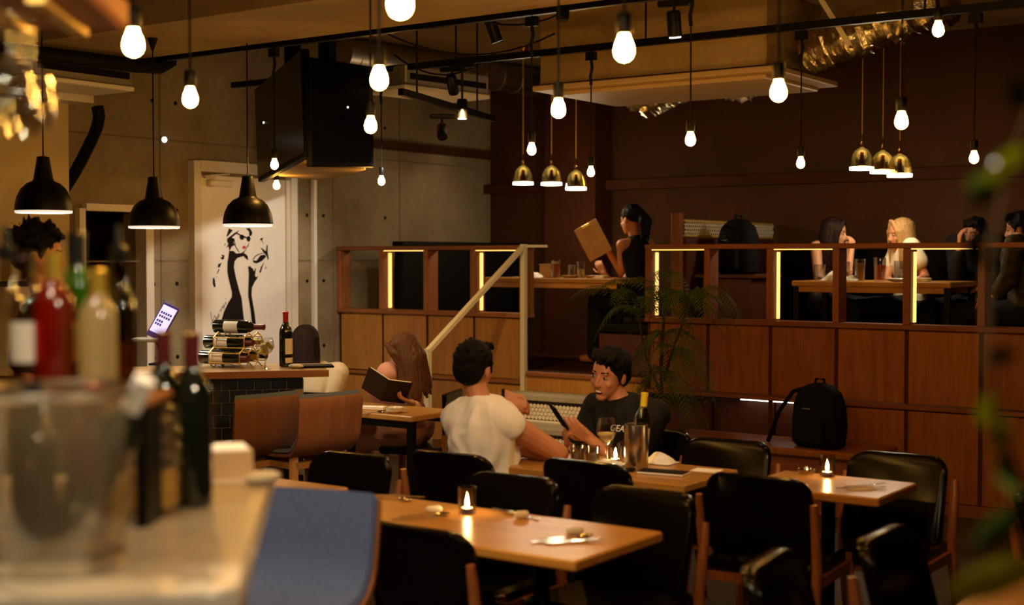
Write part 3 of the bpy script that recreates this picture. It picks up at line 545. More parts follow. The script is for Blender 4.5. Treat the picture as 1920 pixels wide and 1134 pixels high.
# ------------------------------------------------------------ points on real planes seen from the photograph's viewpoint
_F = 2550.; _yw = radians(35.2); _pt = radians(1.91)
_fw = Vector((-sin(_yw) * cos(_pt), cos(_yw) * cos(_pt), -sin(_pt))); _rt = Vector((cos(_yw), sin(_yw), 0)); _up = _rt.cross(_fw); _C = Vector((0, 0, 1.65))
def at(px, py, z=None, y=None, d=None):
    r = _fw + _rt * ((px - 960) / _F) - _up * ((py - 567) / _F)
    return _C + r * (d if d is not None else ((z - 1.65) / r.z if z is not None else y / r.y))

def up(px, y=9.42): q = at(px, 500, y=y); return Vector((q.x, q.y, 1.478))
# ------------------------------------------------------------ the far bar: counter with black tiles
CA = radians(48.2); CO = (-4.97, 5.35, 0)
ct = thing('bar_counter', 'far bar counter with a pale wooden top over small black tiles', 'counter', CO, CA)
B((-.95, .23, 1.0325), (1.9, .46, .035), .006).build('worktop', 'counter_wood', ct); B((-.95, -.004, 1.031), (1.9, .012, .036)).build('front_edge', 'counter_edge', ct)
B((-.965, .235, .5), (1.67, .38, 1.0)).build('body', 'grout', ct)
tile = MB().box((0, 0, 0), (.0815, .012, .0615), None, .003).mesh('tile', 'tile_black')
for r in range(15):
    for c in range(11):
        x = -.175 - c * .0855 - (.0427 if r % 2 else 0)
        link('tile', tile, ct, (x, .041 + random.uniform(-.0008, .0008), .98 - r * .0655), (0, 0, random.uniform(-.01, .01)))
Cm = Matrix.Translation(CO) @ Matrix.Rotation(CA, 4, 'Z')
# ------------------------------------------------------------ the near bar
n_ = Vector((-.737, -.676, 0)); e_ = Vector((.676, -.737, 0)); FR = Vector((-2.158, 2.147, 0)); 
nb = thing('bar_counter', 'near bar counter with a smooth pale stone top, blurred in front', 'counter', FR, atan2(e_.y, e_.x))
q = MB(); Lc = 1.11
def rr(x0, x1, y0, y1, r, z): 
    P = []
    for cx, cy2, a0 in ((x1 - r, y1 - r, 0), (x0 + r, y1 - r, pi / 2), (x0 + r, y0 + r, pi), (x1 - r, y0 + r, 1.5 * pi)):
        for k in range(5): a = a0 + pi / 2 * k / 4; P.append((cx + r * cos(a), cy2 + r * sin(a), z))
    return P
q.loft([rr(-.0, Lc, -1.1, 0, .05, 1.14), rr(0, Lc, -1.1, 0, .05, 1.172), rr(.006, Lc - .006, -1.094, -.006, .046, 1.18)])
q.build('worktop', 'stone_counter', nb, True); B((Lc / 2, -.56, .57), (Lc - .06, 1.0, 1.14)).build('body', 'counter_side', nb)

# ------------------------------------------------------------ bar stools
def stool(label, loc, rz, inner):
    t = thing('bar_stool', label, 'stool', loc, rz, 'bar stools with moulded shells')
    def shell(off, w0):
        rings = []
        for i in range(13):
            s = i / 12
            if s < .42: y, z = .19 - .33 * s / .42, .715 - .012 * sin(pi * s / .42)
            else:
                a = (s - .42) / .58; y = -.14 - .07 * (1 - (1 - min(a * 2.2, 1)) ** 2) - .035 * a; z = .715 + .275 * a ** 1.25
            w_ = w0 * (.92 + .08 * s) * (1 - .04 * (s < .05))
            rings.append([(w_ * (u / 6 - .5), y + off[0] + .018 * (2 * abs(u / 6 - .5)) ** 2 * (s > .45), z + off[1] + .008 * (2 * abs(u / 6 - .5)) ** 2 * (s <= .45)) for u in range(7)])
        return rings
    a, b_ = shell((0, 0), .39), shell((-.010, -.014), .39); mb = MB()
    vs = [p for r in a for p in r] + [p for r in b_ for p in r]; N = 91; fs = []
    for i in range(12):
        for u in range(6):
            k = i * 7 + u; fs += [(k, k + 1, k + 8, k + 7), (N + k, N + k + 7, N + k + 8, N + k + 1)]
    edge = [u for u in range(7)] + [i * 7 + 6 for i in range(1, 13)] + [84 + u for u in range(5, -1, -1)] + [i * 7 for i in range(11, 0, -1)]
    fs += [(edge[i], edge[(i + 1) % len(edge)], N + edge[(i + 1) % len(edge)], N + edge[i]) for i in range(len(edge))]
    mb.add(vs, fs); mb.build('shell', 'stool_wood', t, True)
    mb = MB(); c = shell((.006, .005), .375); d = shell((.014, .018), .355)
    vs = [p for r in c for p in r] + [p for r in d for p in r]
    mb.add(vs, fs); mb.build('cushion', inner, t, True)
    for sx in (-1, 1):
        for sy in (-1, 1):
            MB().bar((sx * .14, sy * .12 - .0, .70), (sx * .19, sy * .18, 0), .042, .035).build('leg', 'stool_leg', t)
        MB().bar((sx * .145, -.13, .66), (sx * .145, .13, .66), .04, .03).build('rail', 'stool_leg', t)
        MB().bar((sx * .175, -.16, .25), (sx * .175, .16, .25), .022, .022).build('footrest', 'stool_leg', t)
    for sy in (-1, 1): MB().bar((-.145, sy * .13, .66), (.145, sy * .13, .66), .04, .03).build('rail', 'stool_leg', t)
    return t
def stool_at(label, px, py, d, rz, m):
    p = at(px, py, d=d); rz = radians(rz); return stool(label, (p.x - sin(rz) * .2, p.y + cos(rz) * .2, 0), rz, m)
stool_at('brown wooden shell bar stool at the far bar, left of the pair', 495, 780, 6.45, 84, 'grey_fabric')
stool_at('brown wooden shell bar stool at the far bar, right of the pair', 614, 778, 6.5, 82, 'grey_fabric')
stool_at('blue cushioned bar stool beside the near bar counter', 585, 1020, 3.75, 196, 'blue_fabric')

# ------------------------------------------------------------ tables
def table(label, x0, x1, y0, y1, z=.73, floor=0, ped=1, legs=False, th=.035):
    cx, cy2 = (x0 + x1) / 2, (y0 + y1) / 2; t = thing('dining_table', label, 'table', (cx, cy2, floor)); zz = z - floor
    B((0, 0, zz - th / 2), (x1 - x0, y1 - y0, th), .006).build('tabletop', 'table_wood', t)
    if legs:
        a, b_ = (x1 - x0) / 2 - .03, (y1 - y0) / 2 - .03
        for sx in (-1, 1):
            for sy in (-1, 1): B((sx * a, sy * b_, (zz - th) / 2), (.04, .04, zz - th)).build('leg', 'black_metal', t)
        MB().box((0, b_, zz - th - .02), (2 * a, .03, .04)).box((0, -b_, zz - th - .02), (2 * a, .03, .04)).build('apron', 'table_wood' if floor else 'black_metal', t)
    else:
        for k in range(ped):
            px = 0 if ped == 1 else (-.32, .32)[k] * (x1 - x0) / 1.25
            MB().lathe([(.028, .03), (.028, zz - th - .01)], 16, (px, 0, 0)).build('column', 'black_metal', t, True)
            MB().box((px, 0, .015), (.40, .07, .03), None, .006).box((px, 0, .015), (.07, .40, .03), None, .006).build('foot', 'black_metal', t)
            B((px, 0, zz - th - .006), (.22, .22, .012)).build('bracket', 'black_metal', t)
    return t
table('large wooden table in front with one tealight, set for four', -3.46, -2.2, 3.45, 4.0, ped=2)
table('wooden table with the wine cooler where the two men sit', -3.72, -2.58, 4.86, 5.36, ped=2)
table('small square wooden table with a tealight before the backpack', -2.41, -1.83, 5.02, 5.46)
table('wooden table at the left beside the blue stool', -4.35, -3.655, 3.5, 4.05)
table('blurred wooden table cut by the bottom right corner', -1.1, -.3, 3.2, 4.6, ped=2)
table('small wooden table with black legs before the reading woman', -5.85, -4.98, 6.06, 6.5, legs=True)
table('upper floor table with beer and bowls left of the handrail top', -6.98, -5.5, 9.3, 9.95, 1.478, .745, legs=True, th=.04)
table('upper floor table with glasses between the two women', -4.06, -2.9, 9.3, 9.9, 1.478, .745, legs=True, th=.04)

# ------------------------------------------------------------ dining chairs
def make_chair():
    t = thing('dining_chair', 'x', 'chair', (0, 0, 0), 0, 'black dining chairs with wooden frames')
    B((0, .01, .44), (.44, .43, .065), .025).build('seat', 'vinyl', t, True)
    mb = MB(); hw, hh, r = .215, .185, .075; cz = .625
    prof = []
    for cx, cz2, a0 in ((hw - r, hh - r, 0), (-hw + r, hh - r, pi / 2), (-hw + .04, -hh + .04, pi), (hw - .04, -hh + .04, 1.5 * pi)):
        rad = r if cz2 > 0 else .04
        for k in range(6): a = a0 + pi / 2 * k / 5; prof.append((cx + rad * cos(a), cz2 + rad * sin(a)))
    def ring(k, y): return [(x * k, -.2 + y - .13 * (z / hh * .35) + .045 * (1 - (x / hw) ** 2) * -1 + .02, cz + z * k) for x, z in prof]
    mb.loft([ring(.93, -.022), ring(.985, -.016), ring(1, 0), ring(1, .012), ring(.985, .026), ring(.93, .032)])
    mb.build('backrest', 'vinyl', t, True)
    for sx in (-1, 1):
        MB().tube([(sx * .235, -.245, .715), (sx * .237, -.235, .66), (sx * .235, -.20, .46), (sx * .24, -.25, .2), (sx * .245, -.30, 0)], [.014, .018, .021, .019, .014], 10).build('leg', 'chair_wood', t, True)
        MB().tube([(sx * .225, .19, .46), (sx * .235, .2, .22), (sx * .24, .215, 0)], [.021, .019, .013], 10).build('leg', 'chair_wood', t, True)
        MB().bar((sx * .228, -.20, .40), (sx * .228, .19, .405), .022, .04).build('rail', 'chair_wood', t)
    MB().bar((-.225, .185, .40), (.225, .185, .40), .022, .04).build('rail', 'chair_wood', t); MB().bar((-.228, -.20, .39), (.228, -.20, .39), .022, .035).build('rail', 'chair_wood', t)
    return t
CH = [(-2.70, 3.31, 0, 'black chair on the near side of the large front table, cut by the frame'), (-2.255, 4.84, 0, 'black chair seen from behind in front of the small square table'),
 (-2.985, 4.78, 0, 'black chair seen from behind at the men\'s table, right of the white shirted man'), (-3.61, 4.65, 0, 'black chair the white shirted man sits on'),
 (-3.0, 4.25, pi, 'black chair on the far side of the front table behind its tealight'), (-2.44, 4.27, pi, 'black chair on the far side of the front table at its right corner'),
 (-2.77, 5.66, pi, 'empty black chair on the far side of the men\'s table near the backpack'), (-3.27, 5.82, pi, 'black chair the smiling man in black sits on'),
 (-1.985, 5.68, pi, 'black chair on the far side of the small square table beside the panels'), (-3.89, 4.33, pi, 'black chair behind the left table beside the blue stool'),
 (-1.57, 3.53, -pi / 2, 'brown lit chair in the bottom foreground, left of the bottom right table'), (-1.43, 4.04, -pi / 2, 'dark chair behind the foreground one at the bottom right table'),
 (-1.27, 5.12, -pi / 2, 'dark chair cut by the right edge of the picture')]
ch0 = make_chair()
for i, (x, y, rz, lab) in enumerate(CH):
    ox, oy = -sin(rz) * .21, cos(rz) * .21
    rz += (0, .05, -.04, .03, .02, -.05, .06, -.03, .03, .04, .12, .0, .05)[i]
    if i == 0: ch0.location = (x + ox, y + oy, 0); ch0.rotation_euler = (0, 0, rz); ch0['label'] = lab
    else: copy(ch0, (x + ox, y + oy, 0), rz, lab)

# ------------------------------------------------------------ bottles
def bottle(label, loc, rot=None, g='wine_glass_dark', capm='capsule_red', lab='label_white', r=.037, h=.30, group=None, back=False, strip=False, fill=None, pour=False):
    t = thing('bottle', label, 'bottle', loc, 0, group, rot); k = h / .30
    MB().lathe([(r * .8, 0), (r, .006), (r, .185 * k), (r * .93, .205 * k), (r * .6, .228 * k), (.0145, .245 * k), (.0135, .29 * k), (.0155, .292 * k), (.0155, .3 * k)], 22).build('glass_body', g, t, True)
    if fill: MB().lathe([(r * .86, .006), (r * .93, .012), (r * .93, fill[1] * k), (.003, fill[1] * k)], 20).build('liquid', fill[0], t, True)
    if pour: MB().lathe([(.013, .295 * k), (.016, .30 * k), (.016, .325 * k), (.007, .33 * k), (.005, .375 * k)], 12).build('pourer', 'capsule_black', t, True)
    else: MB().lathe([(.0152, .238 * k), (.0152, .29 * k), (.0165, .291 * k), (.0165, .3 * k), (.012, .302 * k)], 18).build('capsule', capm, t, True)
    if lab:
        def arc(a0, a1, z0, z1): return MB().loft([[((r + .0008) * cos(a0 + (a1 - a0) * i / 14), (r + .0008) * sin(a0 + (a1 - a0) * i / 14), z) for i in range(15)] for z in (z0, z1)], False, None, False)
        arc(-2.5, .35, .07 * k, .155 * k).build('label', lab, t, True)
        if strip: arc(-2.5, .35, .022 * k, .05 * k).build('label', lab, t, True); arc(.75, 1.7, .07 * k, .155 * k).build('label', 'label_cream', t, True)
    return t
facecam = lambda p: atan2(-p[1], -p[0]) + pi / 2 + 1.05
p = at(536, 687, z=1.05); bottle('upright red wine bottle with a red capsule and white labels on the far bar', p, (0, 0, facecam(p) - .2), strip=True, r=.036)
# hexagon wine rack
RA = CA - radians(33); p = at(455, 690, z=1.05); rp = Vector((p.x, p.y, 1.05)) + Cm.to_3x3() @ Vector((0, .11, 0))
rk = thing('wine_rack', 'gold wire hexagon wine rack on the far bar', 'rack', rp, RA)
Rh = .054; hy = Rh * .866; cells = [(-2 * hy, Rh), (0, Rh), (2 * hy, Rh), (-hy, Rh * 2.5), (hy, Rh * 2.5)]
for x in (.07, -.12):
    for cy2, cz in cells:
        P = [(x, cy2 + Rh * sin(a * pi / 3), cz + Rh * cos(a * pi / 3)) for a in range(7)]
        MB().tube(P, .0042, 6).build('hexagon_wire', 'gold_wire', rk)
for cy2, cz in cells:
    for a in (1, 2, 4, 5): MB().tube([(.07, cy2 + Rh * sin(a * pi / 3), cz + Rh * cos(a * pi / 3)), (-.12, cy2 + Rh * sin(a * pi / 3), cz + Rh * cos(a * pi / 3))], .0034, 5).build('wire', 'gold_wire', rk)
Rm = Matrix.Translation(rp) @ Matrix.Rotation(RA, 4, 'Z')
names = ('bottom front', 'bottom middle', 'bottom back', 'upper front', 'upper back')
for i, (cy2, cz) in enumerate(cells):
    q = Rm @ Vector((-.2, cy2, cz)); bottle('wine bottle lying in the gold rack, %s cell' % names[i], q, (0, pi / 2, RA), capm=('capsule_maroon', 'capsule_gold', 'capsule_black', 'capsule_maroon', 'capsule_gold')[i], lab='label_white')
q = Rm @ Vector((-.17, 0, Rh * 3.5 + .03)); bottle('wine bottle with a maroon capsule lying on top of the gold rack', q, (0, pi / 2, RA), capm='capsule_maroon', h=.31)
# goblet of corks
def stemware(label, loc, h=.2, r=.042, fillm=None, fl=.5, m='clear_glass', group=None, rot=None):
    t = thing('wine_glass', label, 'glass', loc, 0, group, rot)
    b_ = h * .45; P = [(.034, 0), (.033, .003), (.006, .008), (.0045, .02), (.0045, b_ * .92), (.012, b_), (r * .7, b_ + (h - b_) * .17), (r, b_ + (h - b_) * .45), (r * .92, b_ + (h - b_) * .75), (r * .78, h)]
    MB().lathe(P, 24, cap=False).build('glass_body', m, t, True)
    if fillm:
        z1 = b_ + (h - b_) * fl; MB().lathe([(.006, b_ + .006), (r * .66, b_ + (h - b_) * .17), (r * .93, b_ + (h - b_) * .42), (r * .93, z1), (.003, z1)], 20).build('wine', fillm, t, True)
    return t
p = at(497, 692, z=1.05); gp = p; stemware('goblet full of corks in front of the wine rack', p, .17, .05)
for i in range(9):
    a = i * 2.4; rr_ = .026 * (i % 3) / 2; o = MB().cap((0, 0, -.018), (0, 0, .018), .011, .011, 10, 2).build('cork', 'cork', None, True, (gp.x + rr_ * cos(a), gp.y + rr_ * sin(a), gp.z + .095 + .016 * (i // 3)), (1.1 + i, i * .7, i)); tag(o, 'wine cork in the goblet before the wine rack', 'cork', 'corks in the goblet')
p = at(590, 688, z=1.05); o = B((0, 0, .006), (.2, .14, .012), .003).build('menu_folder', 'black'); o.location = p; o.rotation_euler = (0, 0, CA); tag(o, 'thin black menu lying at the right end of the far bar', 'menu')
p = at(555, 690, z=1.05); o = MB().ell((0, 0, .012), (.05, .03, .012)).build('crumpled_napkin', 'napkin', None, True, p); tag(o, 'crumpled white napkin beside the upright wine bottle', 'napkin')
# order tablet on the far bar
p = at(285, 690, z=1.05) ; p = Cm @ Vector((-1.62, .30, 1.05))
p = at(300, 684, z=1.05)
t = thing('order_tablet', 'tilted tablet with a purple white screen on a black stand', 'tablet', p, CA - .35)
MB().bar((.03, .03, .0), (-.02, .0, .14), .05, .02).build('stand', 'black_metal', t); B((0, 0, .006), (.1, .09, .012), .003).build('foot', 'black_metal', t)
B((-.07, .0, .14), (.16, .12, .022), .005).build('tray', 'grey_metal', t)
M = Matrix.Translation((-.035, .0, .15)) @ Matrix.Rotation(.42, 4, 'Y') @ Matrix.Rotation(-.35, 4, 'X') 
MB().box((0, 0, .105), (.10, .009, .21), M, .003).build('casing', 'screen_purple', t); MB().box((0, -.0055, .112), (.085, .002, .165), M).build('screen', 'screen_on', t)
ic = MB()
for r, n2 in ((.15, 5), (.128, 5), (.10, 3), (.08, 3)):
    for c in range(n2): ic.box((-.03 + c * .014, -.0072, r), (.010, .001, .013), M)
ic.build('screen_icons', 'screen_purple', t)
t = thing('metal_frame', 'black square tube frame standing behind the order tablet', 'frame', Cm @ Vector((-1.35, .5, 0)), CA)
B((0, 0, .76), (.03, .03, 1.52)).build('post', 'black_metal', t); B((-.3, 0, 1.505), (.6, .03, .03)).build('crossbar', 'black_metal', t)

# ------------------------------------------------------------ things on the near bar
Z = 1.18
rz0 = atan2(e_.y, e_.x)
p = at(130, 800, z=1.18); p = at(125, 700, d=2.42); bx = Vector((p.x, p.y, 1.18))
t = thing('bottle_riser', 'dark raised bottle shelf behind the ice bucket', 'shelf', bx, radians(35)); B((0, 0, .22), (.34, .15, .015), .003).build('shelf_board', 'rack_wood', t)
for sx in (-1, 1): B((sx * .15, 0, .106), (.02, .13, .212)).build('leg', 'black_metal', t)
sz = 1.4075
def onshelf(px, d): q = at(px, 600, d=d); return (q.x, q.y, sz)
bottle('blurred red liqueur bottle with a cream label on the raised shelf', onshelf(102, 2.4), (0, 0, facecam(onshelf(102, 2.4)) + .9), 'red_liquor', 'capsule_gold', 'label_cream', .037, .25)
bottle('blurred green glass bottle with a dark cap on the raised shelf', onshelf(145, 2.45), None, 'green_bottle', 'capsule_black', None, .028, .285)
bottle('blurred cream liqueur bottle, left of two, on the raised shelf', onshelf(183, 2.36), None, 'cream_liquor', 'capsule_gold', None, .032, .22)
bottle('blurred cream and amber bottle with a black pourer on the raised shelf', onshelf(222, 2.42), None, 'tint_glass', None, None, .030, .24, fill=('amber_liquor', .11), pour=True)
bottle('clear bottle with a dark pourer at the left edge of the raised shelf', onshelf(12, 2.42), None, 'smoke_glass', None, None, .03, .24, pour=True)
bottle('clear bottle with a silvery band beside the red liqueur', onshelf(52, 2.40), None, 'clear_glass', 'chrome', 'label_white', .029, .25)
g2 = 'wine bottles on the near bar'
bottle('blurred dark wine bottle with a red capsule, right of two on the near bar', at(362, 948, z=Z), None, 'wine_glass_dark', 'capsule_maroon', None, .037, .325, g2)
bottle('blurred dark wine bottle with a red capsule, left of two on the near bar', at(308, 935, z=Z), None, 'wine_glass_dark', 'capsule_maroon', 'label_cream', .037, .325, g2)
p = at(285, 962, z=Z); t = thing('ribbed_jar', 'blurred ribbed glass jar standing before the wine bottles', 'jar', p)
P = []
for i in range(13): P.append((.056 - .006 * (i % 2), .004 + i * .0145))
MB().lathe([(.05, 0)] + P + [(.048, .185)], 24, cap=False).build('glass_body', 'frosted_glass', t, True); MB().lathe([(.04, .01), (.046, .02), (.046, .08), (.003, .08)], 20).build('syrup', 'juice', t, True); MB().lathe([(.05, .186), (.05, .196), (.02, .205)], 20).build('lid', 'steel', t, True)
p = at(110, 1060, z=Z); t = thing('ice_bucket', 'big blurred glass ice bucket holding dark bottles on the near bar', 'bucket', p)
MB().lathe([(.075, 0), (.092, .004), (.098, .02), (.110, .14), (.122, .265), (.126, .27), (.119, .262), (.106, .14), (.094, .024), (.003, .014)], 32, cap=False).build('bucket_body', 'frosted_glass', t, True)
MB().lathe([(.125, .262), (.129, .268), (.125, .274), (.119, .268), (.125, .262)], 32, cap=False).build('rim', 'steel', t, True)
MB().lathe([(.094, .0), (.099, .0), (.101, .02), (.095, .022)], 32).build('base_ring', 'steel', t, True)
for i, (dx, dy, rx, ry, c, m, lb) in enumerate(((-.03, -.02, -.1, -.14, 'capsule_black', 'wine_glass_dark', 'dark bottle leaning left in the ice bucket'), (.035, .02, .05, .16, 'capsule_maroon', 'dark_fruit', 'dark red bottle leaning right in the ice bucket'), (.0, .045, -.1, .55, 'label_white', 'wine_glass_dark', 'bottle with a white foil neck leaning out of the ice bucket'))):
    q = _rt * dx + Vector((_fw.x, _fw.y, 0)) * dy
    bottle(lb, (p.x + q.x, p.y + q.y, Z + .04), (rx, ry, 0), m, c, None, .034, .24 if i < 2 else .29, 'bottles in the ice bucket')
for i in range(10):
    a = i * 2.1; r_ = .05 + .02 * (i % 2); o = MB().box((0, 0, 0), (.03, .03, .03), None, .006).build('ice_cube', 'smoke_glass', None, False, (p.x + r_ * cos(a), p.y + r_ * sin(a), Z + .05 + .02 * (i % 4)), (i, i * .7, i * 1.3)); tag(o, 'ice cube inside the glass bucket', 'ice cube', 'ice cubes in the bucket')
p = at(432, 892, z=Z); t = thing('napkin_box', 'pale box of white napkins at the far end of the near bar', 'box', p, rz0 + .2)
MB().box((0, 0, .002), (.085, .085, .004)).box((.04, 0, .03), (.004, .085, .055)).box((-.04, 0, .03), (.004, .085, .055)).box((0, .04, .03), (.085, .004, .055)).box((0, -.04, .03), (.085, .004, .055)).build('box_body', 'label_cream', t); B((0, 0, .036), (.074, .074, .062), .006).build('napkins', 'napkin', t)
p = at(492, 905, z=Z); o = MB().ell((0, 0, .012), (.03, .045, .012)).build('folded_cloth', 'napkin', None, True, p); tag(o, 'white folded cloth at the right corner of the near bar', 'cloth')
# hanging glasses
p = at(40, 5, d=2.3); t = thing('glass_rack', 'orange wooden rack for hanging glasses at the top left corner', 'rack', p, radians(35.2) + .1)
B((-.05, .1, .03), (.36, .35, .06), .01).build('board', 'rack_wood', t)
for k in (-.16, -.06, .04): B((k, .1, -.006), (.03, .34, .012)).build('slot_rail', 'gold_wire', t)
for px, d, lb in ((18, 2.25, 'upside down wine glass hanging at the far left of the rack'), (58, 2.35, 'upside down wine glass hanging at the right of the rack'), (36, 2.5, 'upside down wine glass hanging behind the front two')):
    q = at(px, 5, d=d); stemware(lb, (q.x, q.y, p.z - .012), .195, .04, m='clear_glass', group='glasses hanging on the rack', rot=(pi, 0, 0))

# ------------------------------------------------------------ tableware
def candle(label, loc, power=1.2, base='tea_blue'):
    t = thing('candle_glass', label, 'candle', loc, 0, 'tealights on the tables')
    MB().lathe([(.003, .002), (.03, .002), (.031, .0), (.032, .004), (.034, .095), (.031, .095), (.029, .008)], 22, cap=False).build('glass_body', 'clear_glass', t, True)
    MB().lathe([(.021, .004), (.021, .018)], 18).build('tealight_cup', base, t, True); MB().lathe([(.019, .018), (.019, .020)], 16).build('wax', 'wax', t)
    MB().lathe([(.0012, .02), (.0055, .030), (.0066, .038), (.004, .052), (.0006, .066)], 12).build('flame', 'flame', t, True); MB().tube([(0, 0, .019), (0, 0, .026)], .0008, 5).build('wick', 'black', t)
    return t
candle('tealight glass on the large front table', at(876, 962, z=.73)); candle('tealight glass on the men\'s table beside the wine cooler', at(1154, 868, z=.73)); candle('tealight glass on the small square table', at(1551, 893, z=.73))
def cutlery(kind, label, loc, rz):
    t = thing(kind, label, kind, loc, rz, 'cutlery laid on the tables')
    MB().bar((-.1, 0, .004), (.03, 0, .006), .010, .003).build('handle', 'chrome', t)
    if kind == 'spoon': MB().ell((.058, 0, .008), (.03, .019, .006)).build('bowl', 'chrome', t, True)
    elif kind == 'fork':
        MB().bar((.03, 0, .006), (.055, 0, .008), .022, .002).build('neck', 'chrome', t); k = MB()
        for y in (-.0085, -.003, .003, .0085): k.bar((.05, y, .008), (.095, y, .010), .0025, .002)
        k.build('tines', 'chrome', t)
    else: MB().prism([(.03, -.006), (.10, -.009), (.115, 0), (.10, .007), (.03, .006)], .004, .006).build('blade', 'chrome', t)
    return t
for (px, py, z, rz, k, lb) in ((735, 937, .73, .2, 'spoon', 'spoon at the far left setting of the front table'), (745, 931, .73, .3, 'knife', 'knife at the far left setting of the front table'), (800, 968, .73, .9, 'spoon', 'spoon at the near left setting of the front table'), (788, 974, .73, .8, 'fork', 'fork at the near left setting of the front table'),
  (975, 968, .73, 2.9, 'spoon', 'spoon at the far right setting of the front table'), (955, 963, .73, 2.8, 'knife', 'knife at the far right setting of the front table'), (1066, 1010, .73, .95, 'spoon', 'spoon at the near right setting of the front table'), (1055, 1017, .73, .75, 'knife', 'knife at the near right setting of the front table'), (1078, 1018, .73, .9, 'fork', 'fork at the near right setting of the front table'),
  (1612, 916, .736, .8, 'knife', 'knife on the napkin of the small square table'), (1622, 912, .736, .95, 'fork', 'fork on the napkin of the small square table'), (1002, 857, .73, 2.6, 'knife', 'knife by the white shirted man\'s elbow')):
    cutlery(k, lb, at(px, py, z=z), rz)
for px, py, s, lb in ((813, 962, .03, 'small white roll at the near left setting of the front table'), (1078, 1002, .03, 'small white roll at the near right setting of the front table'), (978, 972, .022, 'small pale roll at the far right setting of the front table')):
    o = MB().cap((-s * .6, 0, .014), (s * .6, 0, .014), .014, .014, 12).build('white_roll', 'napkin', None, True, at(px, py, z=.73), (0, 0, .9)); tag(o, lb, 'towel')  # small white capsules laid beside the cutlery
o = B((0, 0, .002), (.11, .09, .004)).build('paper_napkin', 'napkin', None, False, at(1612, 916, z=.73), (0, 0, .75)); tag(o, 'white paper napkin under the cutlery on the small square table', 'napkin')
t = thing('glass_dish', 'small glass dish beside the tealight on the small square table', 'dish', at(1512, 889, z=.73)); MB().lathe([(.03, 0), (.04, .02), (.042, .022), (.036, .018), (.026, .006), (.003, .005)], 18, cap=False).build('dish_body', 'water_glass', t, True); MB().ell((0, 0, .022), (.012, .02, .012)).build('salt_scoop', 'chrome', t, True)
def tumbler(label, loc, r=.033, h=.09, fill=None, fl=.6, foam=False, m='clear_glass', group='tumblers and beer glasses'):
    t = thing('tumbler', label, 'glass', loc, 0, group)
    MB().lathe([(.003, .001), (r * .86, .0), (r * .9, .004), (r, h), (r * .94, h), (r * .82, .010), (.003, .009)], 22, cap=False).build('glass_body', m, t, True)
    if fill: MB().lathe([(r * .80, .0105), (r * (.82 + .1 * fl), h * fl), (.003, h * fl)], 20).build('drink', fill, t, True)
    if foam: MB().lathe([(r * .90, h * fl), (r * .91, h * fl + .018), (.003, h * fl + .018)], 20).build('foam', 'beer_foam', t, True)
    return t
tumbler('water tumbler beside the white shirted man\'s elbow, left of two', at(1083, 864, z=.73), .036, .075, 'smoke_glass', .5); tumbler('water tumbler next to the wine glass, right of two', at(1111, 866, z=.73), .034, .072, 'smoke_glass', .5)
tumbler('empty tumbler at the left end of the men\'s table', at(984, 852, z=.73), .034, .07)
stemware('glass of white wine between the phone and the cooler', at(1137, 870, z=.73), .205, .045, 'white_wine', .36)
p = at(1193, 876, z=.73); t = thing('wine_cooler', 'brushed steel wine cooler on the men\'s table', 'cooler', p); MB().lathe([(.050, 0), (.052, .003), (.052, .188), (.050, .19), (.046, .188), (.046, .01), (.003, .01)], 30, cap=False).build('cooler_body', 'steel', t, True)
bottle('white wine bottle with a yellow capsule standing in the steel cooler', p + Vector((.006, .004, .012)), (.05, .1, facecam(p)), 'tint_glass', 'capsule_yellow', 'label_white', .036, .315)
def cloth(label, loc, sx, sy, sz, seed, rz=0):
    mb = MB(); N = 14; vs = []; fs = []
    for i in range(N):
        for j_ in range(N):
            x, y = (i / (N - 1) - .5) * 2, (j_ / (N - 1) - .5) * 2; d = max(0, 1 - (x * x + y * y))
            vs.append((x * sx, y * sy, .004 + sz * d ** .6 * (.65 + .7 * noise.noise(Vector((x * 1.9 + seed, y * 1.9, seed))))))
    vs = [(a, b_, max(c, .003)) for a, b_, c in vs]; K = N * N; vs += [(a, b_, .001) for a, b_, c in vs]
    for i in range(N - 1):
        for j_ in range(N - 1):
            k = i * N + j_; fs += [(k, k + N, k + N + 1, k + 1), (K + k, K + k + 1, K + k + N + 1, K + k + N)]
    o = mb.add(vs, fs).build('crumpled_napkin', 'napkin', None, True, loc, (0, 0, rz)); return tag(o, label, 'napkin', 'crumpled cloth napkins')
cloth('crumpled white napkin in front of the steel cooler', at(1140, 872, z=.73), .07, .06, .03, 3); cloth('crumpled white napkin right of the steel cooler', at(1236, 868, z=.73), .075, .06, .05, 8)
cloth('white napkin standing up on the upper right table', up(1566, 9.38), .10, .07, .075, 5); cloth('small crumpled napkin near the beer on the upper right table', up(1598, 9.38), .05, .05, .045, 12); cloth('crumpled napkin on the upper left table behind the handrail', up(1003, 9.38), .09, .06, .05, 15)
t = thing('menu_folder', 'black closed menu folder at the near edge of the men\'s table', 'menu', at(1243, 888, z=.73), .15); B((0, 0, .006), (.21, .1, .012), .003).build('cover', 'black', t); B((.003, .0, .006), (.206, .102, .007)).build('pages', 'paper', t)
o = B((0, 0, .001), (.12, .09, .002)).build('paper_sheet', 'paper', None, False, at(1325, 882, z=.73), (0, 0, .1)); tag(o, 'white paper sheet at the right end of the men\'s table', 'paper')
t = thing('phone', 'black phone lying before the cooler on the men\'s table', 'phone', at(1160, 882, z=.73), .4); B((0, 0, .005), (.14, .07, .008), .003).build('casing', 'black', t); B((0, 0, .0095), (.13, .062, .001)).build('screen', 'black_screen', t)
